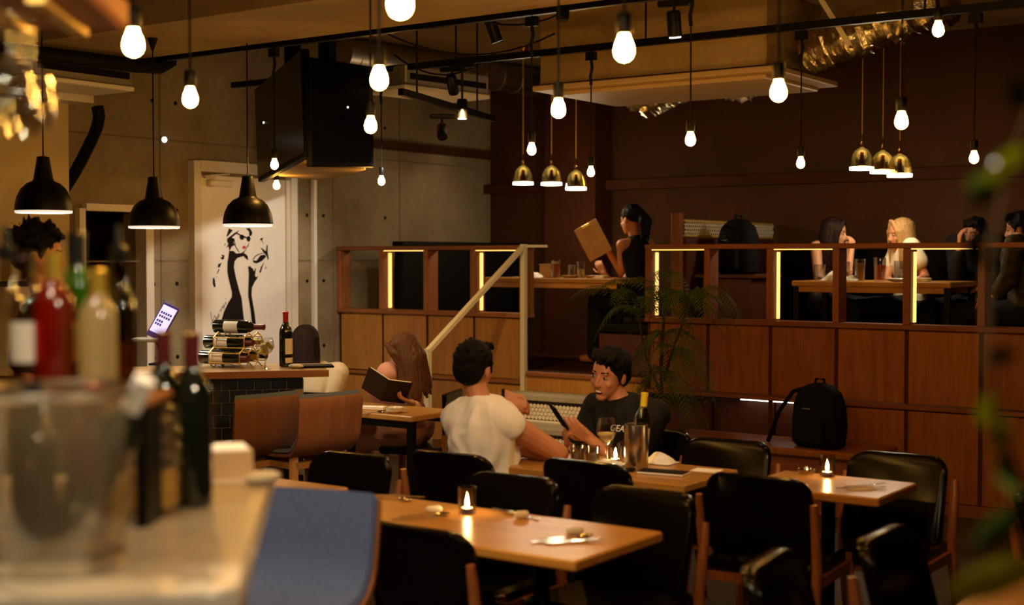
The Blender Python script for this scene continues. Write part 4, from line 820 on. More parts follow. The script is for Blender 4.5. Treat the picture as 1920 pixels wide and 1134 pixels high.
# reading table
t = thing('cup', 'low cream cup on the reading woman\'s table', 'cup', at(740, 774, z=.73)); MB().lathe([(.03, 0), (.05, .012), (.056, .035), (.053, .035), (.046, .012), (.003, .008)], 24, cap=False).build('cup_body', 'porcelain', t, True); MB().tube([(.053, 0, .03), (.072, 0, .028), (.072, 0, .014), (.05, 0, .01)], .004, 8, Matrix.Rotation(.6, 4, 'Z')).build('handle', 'porcelain', t, True)
o = B((0, 0, .012), (.17, .06, .022), .004).build('white_tray', 'paper', None, False, at(698, 768, z=.73), (0, 0, .35)); tag(o, 'flat white paper packet left of the cream cup', 'packet')
cutlery('spoon', 'spoon at the left end of the reading table', at(697, 774, z=.73), .5)
# upper tables
Zt = 1.478
tumbler('tall glass of red beer on the upper left table', up(1042), .042, .15, 'beer', .78, True); tumbler('small empty tumbler on the upper left table', up(1072), .034, .11, 'smoke_glass', .2); tumbler('glass of yellow juice on the upper left table', up(1089), .036, .135, 'juice', .55)
t = thing('kraft_box', 'open tan paper box behind the beer on the upper left table', 'box', up(1025), .1); B((0, .03, .055), (.13, .08, .11), .006).build('box_body', 'kraft', t); B((0, .03, .112), (.135, .085, .006)).build('rim', 'label_cream', t)
def plate(label, loc, r, m='porcelain'):
    t = thing('plate', label, 'plate', loc, 0, 'plates on the upper tables'); MB().lathe([(r * .6, 0), (r * .75, .005), (r, .02), (r * .97, .022), (r * .7, .008), (.003, .007)], 26, cap=False).build('plate_body', m, t, True); return t
plate('shallow tan bowl in front of the juice on the upper left table', up(1070), .075, 'kraft'); plate('shallow tan bowl right of the juice on the upper left table', up(1112), .07, 'kraft'); plate('white plate under the napkin packet on the upper right table', up(1690), .11)
o = B((0, 0, .012), (.13, .09, .024), .004).build('napkin_packet', 'napkin', None, False, up(1122), (0, 0, .1)); tag(o, 'white folded napkin by the menu woman\'s elbow', 'napkin')
o = B((0, 0, .014), (.16, .1, .028), .004).build('napkin_packet', 'napkin', None, False, up(1722), (0, 0, .05)); tag(o, 'white folded napkin at the right end of the upper right table', 'napkin')
cutlery('fork', 'fork on the upper left table near the handrail', up(970), .4); cutlery('knife', 'knife on the upper left table near the handrail', up(955), .5)
for px, py, r, h, f, fl, lb in ((1537, 523, .042, .12, 'smoke_glass', .25, 'short glass left of the standing napkin on the upper right table'), (1612, 525, .038, .16, 'juice', .8, 'tall pale beer glass right of the standing napkin'), (1650, 527, .043, .17, 'beer', .68, 'tall brown beer glass behind the middle post of the right partition'), (1686, 525, .036, .145, 'smoke_glass', .3, 'clear tumbler before the blonde woman, left of two'), (1708, 526, .04, .115, 'smoke_glass', .2, 'clear tumbler before the blonde woman, right of two')):
    tumbler(lb, up(px), r, h, f, fl)
# ------------------------------------------------------------ people
def remesh(mb, vox, smooth=2, fold=0, fs=6, seed=0, zs=.55):
    ts = bpy.data.scenes.new('tmp'); o = bpy.data.objects.new('tmp', mb.mesh('tmp')); ts.collection.objects.link(o)

    r = o.modifiers.new('r', 'REMESH'); r.mode = 'VOXEL'; r.voxel_size = vox
    s = o.modifiers.new('s', 'SMOOTH'); s.iterations = smooth; s.factor = .5
    with bpy.context.temp_override(scene=ts, view_layer=ts.view_layers[0]):
        dg = bpy.context.evaluated_depsgraph_get(); me = bpy.data.meshes.new_from_object(o.evaluated_get(dg))
    bpy.data.objects.remove(o); bpy.data.scenes.remove(ts)
    if fold:
        cs = [v.co.copy() for v in me.vertices]; ns = [v.normal.copy() for v in me.vertices]; out = []
        for c, n2 in zip(cs, ns):
            p = Vector((c.x * fs + seed, c.y * fs, c.z * fs * zs)); q = p + Vector((0, 0, noise.noise(p * .7) * 1.5))
            out += list(c + n2 * (fold * (1 - 2 * abs(noise.noise(q)) + .5 * noise.noise(q * 2.3))))
        me.vertices.foreach_set('co', out)
    me.polygons.foreach_set('use_smooth', [True] * len(me.polygons)); me.update(); return me
def put(name, me, m, parent):
    me.name = name; me.materials.clear(); me.materials.append(MATS[m]); o = bpy.data.objects.new(name, me); COL.objects.link(o); o.parent = parent; return o
def torso(mb, P, N, k=1, g=0, fem=False):
    P, N = Vector(P), Vector(N); t = (N - P); side = Vector((1, 0, 0)); up = t.normalized(); f = up.cross(side)
    prof = [(-.2, .06, .05), (-.16, .13, .09), (-.02, .165, .115), (.12, .16, .115), (.34, .132, .1), (.58, .152, .118), (.78, .165, .115), (.92, .145, .085), (1.0, .085, .065), (1.04, .055, .05)]
    if fem: prof = [(-.2, .06, .05), (-.16, .13, .09), (-.02, .17, .12), (.12, .158, .11), (.36, .112, .085), (.60, .132, .115), (.78, .142, .1), (.92, .122, .075), (1.0, .07, .055), (1.04, .045, .045)]
    rs = []
    for a, rx, ry in prof:
        c = P + t * a; rs.append([tuple(c + side * (rx * k + g) * cos(2 * pi * j_ / 20) + f * (ry * k + g) * sin(2 * pi * j_ / 20)) for j_ in range(20)])
    mb.loft(rs)
def hand(mb, w_, d, nrm, curl, thumb, k=1.0):
    w_, d, nrm = Vector(w_), Vector(d).normalized(), Vector(nrm); nrm = (nrm - d * nrm.dot(d)).normalized(); l = d.cross(nrm) * thumb   # l points to the thumb side
    for i, (off, L) in enumerate(((.030, .040 * 1.7), (.010, .044 * 1.75), (-.010, .041 * 1.72), (-.029, .033 * 1.65))):
        kn = w_ + d * (.088 - .004 * abs(i - 1)) * k + l * off * k
        mb.cap(w_ + l * off * .55 * k, kn, .0155 * k, .0115 * k, 8, 3)
        p = kn; dd = d.copy()
        for s, (fr, r0, r1) in enumerate(((.46, .0095, .0088), (.31, .0086, .0078), (.25, .0078, .0066))):
            a = curl * (.75, 1.0, .8)[s] + i * .03
            dd = (dd * cos(a) + nrm * sin(a)).normalized(); nn = nrm; nrm2 = (nrm * cos(a) - d * sin(a))
            q = p + dd * L * fr * k; mb.cap(p, q, r0 * k, r1 * k, 8, 3); p = q
    b_ = w_ + d * .025 * k + l * .026 * k; t1 = (d * .55 + l * .75 + nrm * .3).normalized(); t2 = (d * .85 + l * .25 + nrm * (.25 + curl * .3)).normalized()
    c = b_ + t1 * .042 * k; mb.cap(b_, c, .0135 * k, .0105 * k, 8, 3); mb.cap(c, c + t2 * .03 * k, .0102 * k, .009 * k, 8, 3); mb.cap(c + t2 * .03 * k, c + t2 * .055 * k, .009 * k, .0075 * k, 8, 3)
def person(label, loc, rz, P, N, head, hrot, arms, legs, skin='skin', hair='hair_black', style='short', fem=False, top=None, sleeve=.5, grow=.014, vox=.006, smile=False, trousers='dark_trousers', shw=None, fold=.006, neck=True, dress=False, face=True, hs=1.0, ar=1.0):
    t = thing('person', label, 'person', loc, rz); k = .9 if fem else 1.0
    Mi = (Matrix.Translation(loc) @ Matrix.Rotation(rz, 4, 'Z')).inverted()
    P, N = Vector(P), Vector(N); H = Mi @ Vector(head); shw = shw or (.155 if fem else .185)
    HM = Matrix.Translation(H) @ Matrix.Rotation(hrot[0], 4, 'Z') @ Matrix.Rotation(hrot[1], 4, 'X') @ Matrix.Rotation(hrot[2] if len(hrot) > 2 else 0, 4, 'Y') @ Matrix.Scale(hs, 4)
    hp = lambda *p: HM @ Vector(p)
    mb = MB(); torso(mb, P, N, k, 0, fem)
    mb.cap(N - Vector((0, 0, .04)), hp(0, -.012, -.05), .052 * k, .05 * k, 14)
    mb.ell((0, -.01, .03), (.074, .092, .085), 20, 14, HM); mb.ell((0, .022, -.03), (.061, .066, .08), 18, 12, HM)
    mb.ell((0, .056, -.093), (.027, .026, .02), 12, 8, HM); mb.ell((0, .012, -.075), (.050, .055, .032), 16, 8, HM)
    mb.cap(hp(0, .080, .012), hp(0, .098, -.030), .008, .0115, 10, 3); mb.ell((.010, .090, -.034), (.009, .010, .008), 8, 6, HM); mb.ell((-.010, .090, -.034), (.009, .010, .008), 8, 6, HM)
    mb.cap(hp(-.034, .072, .024), hp(.034, .072, .024), .011, .011, 8, 3)
    for sx in (-1, 1):
        mb.ell((sx * .036, .058, -.028), (.022, .02, .018), 10, 8, HM); mb.ell((sx * .075, -.008, -.008), (.009, .02, .03), 10, 8, HM)
    mb.cap(hp(-.020, .074, -.060), hp(.020, .074, -.060), .008, .008, 8, 3); mb.cap(hp(-.016, .074, -.070), hp(.016, .074, -.070), .008, .008, 8, 3)
    S = {}
    ax = (N - P).normalized()
    for a in arms:
        sx = a['s']; sh = N + Vector((sx * shw, 0, 0)) - ax * .055 + Vector(a.get('so', (0, 0, 0))); el = Mi @ Vector(a['el']); wr = Mi @ Vector(a['wr']); S[sx] = (sh, el, wr)
        mb.cap(N + Vector((sx * .05, 0, 0)) - ax * .04, sh, .05 * k, .052 * k, 12)
        mb.cap(sh, el, .050 * k * ar, .039 * k * ar, 12); mb.cap(el, wr, .040 * k * ar, .027 * k * (ar + 1) / 2, 12)
        R = Mi.to_3x3()
        hand(mb, wr, R @ Vector(a['d']), R @ Vector(a['n']), a.get('c', .35), a.get('t', 1), .92 if fem else 1.0)
    for kn, an in legs:
        sx = 1 if kn[0] > 0 else -1; hpj = P + Vector((sx * .09, 0, -.02)); kn, an = Vector(kn), Vector(an)
        mb.cap(hpj, kn, .082 * k, .055 * k, 12); mb.cap(kn, an, .055 * k, .036 * k, 12); mb.cap(an + Vector((0, -.04, -.035)), an + Vector((0, .15, -.05)), .04, .03, 10)
    put('body', remesh(mb, vox, 3), skin, t)
    if face:
        for sx in (-1, 1):
            e = MB().ell((sx * .031, .0745, .004), (.0125, .0085, .0060 if not smile else .0034), 12, 8, HM).build('eye', 'eye_white', t, True); MB().ell((sx * .031, .0805, .004), (.0055, .0035, .0052), 10, 8, HM).build('iris', 'eye_dark', e, True)
            MB().cap(hp(sx * .016, .083, .027), hp(sx * .046, .073, .030), .0035, .0028, 6, 2).build('eyebrow', hair, t, True)
        if smile:
            m_ = MB().ell((0, .0740, -.066), (.024, .0115, .0125), 14, 8, HM).build('mouth', 'mouth', t, True); MB().ell((0, .0775, -.0630), (.019, .0090, .0055), 14, 8, HM).build('teeth', 'teeth', m_, True)
        else: MB().ell((0, .0790, -.0645), (.021, .0065, .0085), 14, 8, HM).build('lips', 'lips', t, True)
    h = MB(); rnd = random.Random(int(abs(head[0] * 1000)))
    h.ell((0, -.022, .044), (.084, .096, .083), 20, 12, HM)
    if style in ('short', 'messy'):
        h.ell((0, -.055, .0), (.076, .062, .075), 16, 10, HM)
        for i in range(90 if style == 'messy' else 60):
            a = rnd.uniform(0, 2 * pi); e = rnd.uniform(.0, 1.45); x, y, z = cos(a) * cos(e), sin(a) * cos(e), sin(e)
            if y > .55 and e < .6: continue
            p0 = (x * .076, -.022 + y * .088, .044 + z * .076); L = rnd.uniform(.10, .3) if style == 'messy' else rnd.uniform(.05, .2)
            p1 = (p0[0] * (1 + L) + rnd.uniform(-.012, .012), p0[1] + y * .09 * L + rnd.uniform(-.01, .012), p0[2] + z * .08 * L + rnd.uniform(-.012, .004)); h.cap(hp(*p0), hp(*p1), .014, .005, 6, 2)
        for i in range(13): x = -.05 + i * .0083; h.cap(hp(x, .04, .108), hp(x * 1.2 - .02 + rnd.uniform(-.012, .012), .082 + rnd.uniform(-.006, .006), .083 + rnd.uniform(-.012, .016)), .016, .006, 6, 2)
        for sx in (-1, 1): h.cap(hp(sx * .074, .012, .03), hp(sx * .074, .02, -.012), .013, .006, 6, 2)
    if style == 'messy':
        for i in range(70):
            a = rnd.uniform(0, 2 * pi); e = rnd.uniform(-.35, 1.4); x, y, z = cos(a) * cos(e), sin(a) * cos(e), sin(e)
            if y > .35 and e < .5: continue
            p0 = (x * .07, -.03 + y * .085, .04 + z * .075); h.cap(hp(*p0), hp(p0[0] + x * .035 + rnd.uniform(-.02, .02), p0[1] + y * .04 + rnd.uniform(-.02, .02), p0[2] + z * .045 + rnd.uniform(-.015, .015)), .016, .004, 6, 2)
    if style == 'bob':
        h.ell((0, -.045, -.02), (.092, .075, .13), 18, 12, HM)
        for i in range(26): a = pi + .1 + i / 25 * (pi - .2); h.cap(hp(.08 * cos(a), -.02 + .085 * sin(a), .05), hp(.106 * cos(a), -.015 + .10 * sin(a), -.15 + rnd.uniform(-.025, .02)), .02, .007, 6, 2)
    if style in ('long', 'longdark'):
        for i in range(30):
            a = pi * .93 + i / 29 * pi * 1.14; x, y = cos(a), sin(a); L = rnd.uniform(.30, .38)
            p0 = hp(.066 * x, -.015 + .078 * y, .075); p1 = hp(.092 * x, -.012 + .09 * y, -.07); p2 = p1 + Vector((x * .012, -.03 - .02 * abs(y), -L + .12))
            h.cap(p0, p1, .020, .019, 6, 2); h.cap(p1, p2, .019, .008, 6, 2)
        for sx in (-1, 1):
            for i in range(6): h.cap(hp(sx * .012, .066, .108), hp(sx * (.058 + .004 * i), .062 - .006 * i, .03), .012, .012, 6, 2); h.cap(hp(sx * (.058 + .004 * i), .062 - .006 * i, .03), hp(sx * (.070 + .003 * i), .054 - .010 * i, -.05), .012, .012, 6, 2); h.cap(hp(sx * (.070 + .003 * i), .054 - .010 * i, -.05), hp(sx * (.070 + .003 * i), .054 - .010 * i, -.05) + Vector((0, -.01 - .004 * i, -.20)), .012, .006, 6, 2)
    if style == 'ponytail':
        h.ell((0, -.10, .035), (.04, .045, .045), 14, 10, HM)
        for i in range(14): a = i * .45; h.cap(hp(.02 * cos(a), -.115 + .015 * sin(a), .04), hp(.04 * cos(a), -.155 + .03 * sin(a), -.03), .022, .02, 6, 2); h.cap(hp(.04 * cos(a), -.155 + .03 * sin(a), -.03), hp(.03 * cos(a), -.135 + .025 * sin(a), -.15 - .02 * (i % 3)), .02, .006, 6, 2)
    put('hair', remesh(h, .0055 if vox < .007 else .008, 1, .0035 if style in ('short', 'messy') else .0045, 38 if style in ('short', 'messy') else 55, 1.3, .55 if style in ('short', 'messy') else .07), hair, t)
    if top:
        c = MB(); torso(c, P, N, k, grow, fem)
        for sx, (sh, el, wr) in S.items():
            if sleeve is not None: c.cap(N + Vector((sx * .055, 0, -.01)) - ax * .04, sh, .05 * k + grow * .7, .054 * k + grow, 14)
            if sleeve is not None:
                if sleeve <= 1: c.cap(sh, sh.lerp(el, sleeve), .052 * k + grow, .046 * k + grow * 1.6, 14)
                else: c.cap(sh, el, .052 * k + grow, .042 * k + grow, 14); c.cap(el, el.lerp(wr, sleeve - 1), .043 * k + grow, .030 * k + grow, 14)
        if dress:
            for kn, an in legs:
                sx = 1 if kn[0] > 0 else -1; c.cap(P + Vector((sx * .08, 0, 0)), Vector(kn) + Vector((0, .02, -.02)), .12, .10, 14); c.cap(Vector(kn), Vector(kn).lerp(Vector(an), .45) + Vector((sx * .02, 0, 0)), .10, .12, 14)
            c.cap(P + Vector((0, .1, 0)), (Vector(legs[0][0]) + Vector(legs[1][0])) / 2, .12, .10, 12)
        put('shirt' if not dress else 'dress', remesh(c, .008, 3, fold, 7, H.x * 10), top, t)
    if trousers and legs and not dress:
        c = MB(); c.cap(P + Vector((-.06, 0, -.02)), P + Vector((.06, 0, -.02)), .125 * k, .125 * k, 12)
        for kn, an in legs:
            sx = 1 if kn[0] > 0 else -1; c.cap(P + Vector((sx * .09, 0, -.02)), Vector(kn), .10 * k, .075 * k, 12); c.cap(Vector(kn), Vector(an), .075 * k, .058, 12)
        put('trousers', remesh(c, .012, 2, .004, 8), trousers, t)
    t['_'] = 0; del t['_']
    return t, HM, S
V = Vector
def seated(s=.45, sp=.10, f=.44): return [((sp, f, s + .06), (sp, f + .02, .09)), ((-sp, f, s + .06), (-sp, f + .02, .09))]
def arm(s, el, wr, d, n, c=.35, t=1, so=(0, 0, 0)): return dict(s=s, el=el, wr=wr, d=d, n=n, c=c, t=t, so=so)
fwd2 = V((_fw.x, _fw.y, 0)).normalized()
# 1 man in the white shirt, seen from behind, right elbow on the table
wm = (-3.60, 4.90, 0); el = at(1046, 850, y=5.10); wl = at(948, 742, y=5.12)
person('man in a white tee seen from behind leaning on the wine table', wm, radians(-6), (0, -.02, .545), (-.03, .02, 1.0), at(890, 690, y=4.93), (.20, -.05, .06),
  [arm(1, el, el - _rt * .2 + fwd2 * .13 + V((0, 0, .0)), tuple(-_rt + fwd2 * .6), (0, 0, -1), .25, -1, (-.035, 0, -.035)), arm(-1, (-3.60, 5.15, .96), wl, tuple(_rt * .9 + V((0, 0, -.15))), (0, -.4, -.8), 1.1, 1, (.025, 0, -.035))],
  seated(.45), 'skin', 'hair_black', 'short', False, 'white_shirt', -.05, .018, .0055, shw=.18, fold=.02, face=True, ar=1.22)
o = MB().lathe([(.031, -.008), (.034, -.006), (.034, .006), (.031, .008)], 18, M=Matrix.Translation(wl - _rt * .012) @ (_rt).to_track_quat('Z', 'Y').to_matrix().to_4x4()).build('wristwatch', 'black', None, True); tag(o, 'black watch strap on the white shirted man\'s raised wrist', 'watch')
# 2 smiling man in black with a phone
bm = (-3.30, 5.74, 0); ph = at(1049, 793, y=5.30); wr2 = at(1105, 822, y=5.42); wr1 = at(1066, 838, y=5.45)
person('smiling man in a dark tee holding a phone at the wine table', bm, radians(166), (0, -.0, .545), (.0, .10, .965), at(1142, 702, y=5.60), (.16, -.14, -.14),
  [arm(1, at(1083, 868, y=5.62), wr1, tuple(ph - wr1), tuple(_rt * .8 + V((0, 0, .2))), .3, -1), arm(-1, at(1172, 880, y=5.52), wr2, tuple(ph + _rt * .04 - wr2), tuple(-_rt * .4 + V((0, .5, .4))), .35, 1)],
  seated(.45), 'skin', 'hair_black', 'short', False, 'black_shirt', .62, .018, .0055, True, shw=.195, fold=.006, hs=1.05)
t = thing('phone', 'black phone in the hands of the smiling man', 'phone', ph + V((-.005, .0, .03)), 0, None, (radians(52), radians(-14), radians(150))); B((0, 0, 0), (.072, .145, .009), .004).build('casing', 'black', t); B((0, 0, .0052), (.066, .135, .001)).build('screen', 'black_screen', t)
# lettering on the tee: GEAR printed on the chest
fc = bpy.data.curves.new('lettering', 'FONT'); fc.body = 'GEAR'; fc.size = .044; fc.shear = .25; fc.extrude = .0008; fc.materials.append(MATS['label_white'])
fo = bpy.data.objects.new('shirt_lettering', fc); COL.objects.link(fo)
dg = bpy.context.evaluated_depsgraph_get(); me = bpy.data.meshes.new_from_object(fo.evaluated_get(dg)); bpy.data.objects.remove(fo)
tp = at(1143, 807, y=5.49); lo = bpy.data.objects.new('shirt_lettering', me); COL.objects.link(lo)
prs = [o for o in COL.objects if o.name.startswith('person')][-1]
lo.parent = prs; Wm = Matrix.Translation(tp) @ Matrix.Rotation(radians(166) + pi + .12, 4, 'Z') @ Matrix.Rotation(radians(80), 4, 'X')
bpy.context.view_layer.update(); lo.matrix_parent_inverse = Matrix(); lo.matrix_local = prs.matrix_world.inverted() @ Wm
# 3 reading woman
rw = at(772, 800, d=8.80); rw = (rw.x, rw.y, 0); bk = at(722, 732, d=8.42); w1 = at(772, 755, d=8.5); w2 = at(690, 712, d=8.66)
person('long haired woman in a pink dress reading an open book', rw, radians(112), (0, 0, .545), (0, .12, .96), at(757, 662, d=8.66), (.15, -.55),
  [arm(1, at(782, 800, d=8.72), w1, tuple(bk - w1), (0, 0, 1), .5, 1), arm(-1, at(735, 775, d=8.80), w2, tuple(bk + V((0, 0, .08)) - w2), (0, 0, 1), .3, -1)],
  seated(.45, .09, .42), 'skin_light', 'hair_brown', 'long', True, 'pink_dress', 1.75, .022, .0065, dress=True, fold=.012)
hz_ = at(757, 655, d=8.66) - bk; zz_ = (hz_.normalized() + V((0, 0, .25)) + fwd2 * .35).normalized(); xx_ = (_rt - V((0, 0, .45)) - zz_ * (_rt - V((0, 0, .45))).dot(zz_)).normalized(); yy_ = zz_.cross(xx_)
t = thing('book', 'open dark covered book held by the reading woman', 'book', bk, 0, None, Matrix((xx_, yy_, zz_)).transposed().to_euler())
for sx, a in ((-1, .5), (1, -.35)):
    M = Matrix.Rotation(sx * -.30, 4, 'Y'); MB().box((sx * .075, 0, 0), (.15, .21, .004), M).build('cover', 'book_cover', t); MB().box((sx * .072, 0, .008), (.14, .2, .012), M, .002).build('pages', 'page', t)
# 4 woman behind the far bar, back to us
gw = at(590, 760, d=8.9); gw = (gw.x, gw.y, 0); hd = at(575, 645, d=8.9)
person('dark haired woman in a beige top sitting behind the far bar end', gw, radians(20), (0, 0, .53), (0, .03, .95), hd, (0, -.1), [arm(1, at(612, 775, d=8.85), at(610, 790, d=8.6), (-.4, .8, 0), (0, 0, -1), .3, -1), arm(-1, at(560, 775, d=9.0), at(570, 790, d=9.2), (0, 1, 0), (0, 0, -1), .3, 1)], seated(.43), 'skin_light', 'hair_dark', 'bob', True, 'beige_top', 1.6, .02, .009)
# 5 bartender
bt = at(78, 560, d=5.7); bt = (bt.x, bt.y, 0)
person('dark haired bartender standing behind the blurred bottles', bt, radians(-50), (0, 0, .93), (0, .03, 1.47), at(74, 478, d=5.7), (.1, -.12), [arm(1, V(bt) + V((.14, -.2, 1.12)), V(bt) + V((.3, .0, 1.05)), (1, .3, 0), (0, 0, -1), .4, -1), arm(-1, V(bt) + V((-.1, .25, 1.12)), V(bt) + V((.18, .25, 1.05)), (1, .2, 0), (0, 0, -1), .4, 1)],
  [((.1, .02, .48), (.1, 0, .09)), ((-.1, .02, .48), (-.1, 0, .09))], 'skin', 'hair_black', 'messy', False, 'black_shirt', .6, .016, .009)
F_ = .745
# 6 woman with the menu on the upper floor
mw = at(1200, 560, y=9.72); mw = (mw.x, mw.y, F_); h6 = at(1122, 494, y=9.62)
person('woman in a black sleeveless top holding up a menu', mw, radians(72), (0, -.02, .56), (0, .06, 1.06), at(1183, 412, y=9.72), (.1, -.12), [arm(1, at(1158, 548, y=9.68), at(1132, 512, y=9.62), tuple(h6 - at(1132, 512, y=9.62)), (-.3, .6, .2), .5, 1), arm(-1, at(1168, 515, y=10.0), at(1140, 470, y=9.82), (-.7, -.2, .5), (0, -1, 0), .5, 1)],
  seated(.47), 'skin', 'hair_black', 'ponytail', True, 'black_cloth', None, .012, .0065, fold=.003)
t = thing('menu_board', 'tan clipboard menu held up by the woman in black', 'menu', at(1112, 450, y=9.60), 0, None, (radians(82), radians(-29), radians(22))); B((0, 0, 0), (.21, .30, .006), .002).build('board', 'kraft', t); B((0, .135, .006), (.07, .02, .008), .002).build('clip', 'gold_wire', t)
t = thing('stool', 'dark stool under the woman holding the menu', 'stool', mw); B((0, 0, .44), (.36, .36, .05), .02).build('seat', 'vinyl', t)
for sx in (-1, 1):
    for sy in (-1, 1): MB().bar((sx * .14, sy * .14, .42), (sx * .16, sy * .16, 0), .03, .03).build('leg', 'black_metal', t)
# 7 dark haired woman, elbow on the table, hand at her mouth
w7 = at(1552, 560, y=10.15); w7 = (w7.x, w7.y, F_); e7 = at(1588, 526, y=9.82); h7 = at(1596, 470, y=9.9); g7 = at(1588, 512, y=9.72)
person('dark haired woman at the upper table with her hand near her mouth', w7, radians(-118), (0, -.02, .56), (0, .05, 1.04), at(1565, 438, y=10.08), (.50, -.12), [arm(-1, e7 + V((0, 0, .02)), h7, (.0, .2, 1), (-1, .3, 0), .9, -1), arm(1, at(1535, 528, y=9.85), at(1568, 520, y=9.74), tuple(g7 - at(1568, 520, y=9.74)), (.2, .8, .1), .8, 1)],
  seated(.46), 'skin_light', 'hair_dark', 'longdark', True, 'lace', None, .012, .0065, fold=.003)
tumbler('glass in the hand of the dark haired woman', at(1586, 523, y=9.66), .032, .13, 'smoke_glass', .4)
# 8 blonde woman
w8 = at(1702, 560, y=10.15); w8 = (w8.x, w8.y, F_)
person('blonde woman in a cream tee at the upper table', w8, radians(128), (0, -.02, .56), (0, .03, 1.04), at(1688, 440, y=10.08), (.22, -.1), [arm(-1, at(1735, 520, y=10.0), at(1722, 524, y=9.75), (-.5, -.7, 0), (0, 0, -1), .3, 1), arm(1, at(1660, 525, y=10.05), at(1668, 524, y=9.78), (-.3, -.8, 0), (0, 0, -1), .3, -1)],
  seated(.46), 'skin', 'hair_blonde', 'long', True, 'cream_top', .5, .016, .0065, fold=.006)
# 9, 10 people in the dim corner
w9 = at(1834, 560, y=10.3); w9 = (w9.x, w9.y, F_)
person('person in black sitting in the dim corner beyond the right partition', w9, radians(160), (0, -.02, .56), (0, .04, 1.06), at(1828, 440, y=10.25), (.1, -.15), [arm(-1, at(1870, 530, y=10.1), at(1850, 540, y=9.9), (-.4, -.7, 0), (0, 0, -1), .3, 1), arm(1, at(1795, 520, y=10.05), at(1800, 462, y=10.0), (0, 0, 1), (.6, .4, 0), .7, 1)], seated(.46), 'skin_dark', 'hair_black', 'short', False, 'black_cloth', 1.7, .018, .009)
w10 = at(1925, 560, y=9.75); w10 = (w10.x, w10.y, F_); h10 = at(1840, 563, y=9.5)
person('person in a patterned shirt reaching in at the right edge', w10, radians(95), (0, -.02, .54), (0, .06, 1.04), at(1912, 430, y=9.8), (0, -.15), [arm(1, at(1905, 545, y=9.9), at(1868, 552, y=9.7), (-.8, -.3, -.1), (0, 0, -1), .5, -1), arm(-1, at(1892, 520, y=9.55), at(1864, 556, y=9.5), tuple(h10 - at(1864, 556, y=9.5)), (0, .2, -1), .5, 1)], seated(.45), 'skin_dark', 'hair_black', 'short', False, 'pattern_cloth', 1.75, .02, .009)
t = thing('stool', 'dark stool at the right edge of the upper floor', 'stool', w10); B((0, 0, .42), (.36, .36, .05), .02).build('seat', 'vinyl', t)
for sx in (-1, 1):
    for sy in (-1, 1): MB().bar((sx * .14, sy * .14, .40), (sx * .16, sy * .16, 0), .03, .03).build('leg', 'black_metal', t)
# plain chairs under the seated women at ground level
def small_seat(label, x, y, rz):
    t = thing('side_chair', label, 'chair', (x, y, 0), rz); B((0, .0, .425), (.42, .42, .05), .02).build('seat', 'vinyl', t); B((0, -.22, .66), (.40, .03, .26), .012).build('backrest', 'vinyl', t)
    for sx in (-1, 1):
        MB().bar((sx * .17, .17, .41), (sx * .18, .19, 0), .03, .03).build('leg', 'chair_wood', t); MB().bar((sx * .18, -.22, .74), (sx * .19, -.22, 0), .03, .03).build('leg', 'chair_wood', t)
small_seat('dark chair under the reading woman', rw[0] + .05, rw[1] + .02, radians(112)); small_seat('dark chair under the woman behind the far bar', gw[0], gw[1], radians(20))

# ------------------------------------------------------------ bags
def rucksack(label, loc, rz, s=1.0, strap=True):
    t = thing('backpack', label, 'backpack', loc, rz); mb = MB()
    rs = []
    for z, wx, wy in ((0, .15, .08), (.02, .175, .10), (.15, .185, .115), (.28, .18, .10), (.36, .15, .085), (.41, .09, .055), (.425, .03, .02)):
        rs.append([(s * wx * (abs(cos(a)) ** .6) * (1 if cos(a) > 0 else -1), s * wy * (abs(sin(a)) ** .7) * (1 if sin(a) > 0 else -1), s * z) for a in [2 * pi * i / 24 for i in range(24)]])
    mb.loft(rs); mb.build('bag_body', 'backpack', t, True)
    MB().loft([[(x, y, z * s) for x, y in ((-.12 * s, -.1 * s), (.12 * s, -.1 * s), (.12 * s, -.135 * s), (-.12 * s, -.135 * s))] for z in (.04, .2)]).build('front_pocket', 'backpack', t)
    MB().box((-.03 * s, -.108 * s, .26 * s), (.06 * s, .006, .006)).build('zip_pull', 'grey_metal', t)
    MB().tube([(-.04 * s, 0, .415 * s), (-.03 * s, 0, .45 * s), (.03 * s, 0, .45 * s), (.04 * s, 0, .415 * s)], .009, 8).build('grab_handle', 'backpack', t, True)
    if strap: MB().tube([(-.06 * s, -.02, .40 * s), (-.17 * s, -.06, .36 * s), (-.27 * s, -.08, .22 * s), (-.33 * s, -.08, .08 * s), (-.37 * s, -.07, .01)], .014, 8).build('shoulder_strap', 'backpack', t, True)
    return t
p = at(1527, 880, y=8.2); rucksack('black backpack with a loose strap on the low bench by the right partition', (p.x, 8.28, .425), -.25, .98)
p = at(1382, 450, y=9.6); rucksack('black bulky bag leaning on the booth divider', (p.x + .02, 9.58, 1.17 + .35), -.4, 1.0, False)
t = thing('bag_shelf', 'dark shelf of the booth holding the bulky bag', 'shelf', (p.x + .02, 9.58, .745)); B((0, 0, .76), (.5, .5, .03), .005).build('shelf_board', 'niche', t); B((0, 0, .37), (.4, .4, .74)).build('cabinet', 'niche', t)

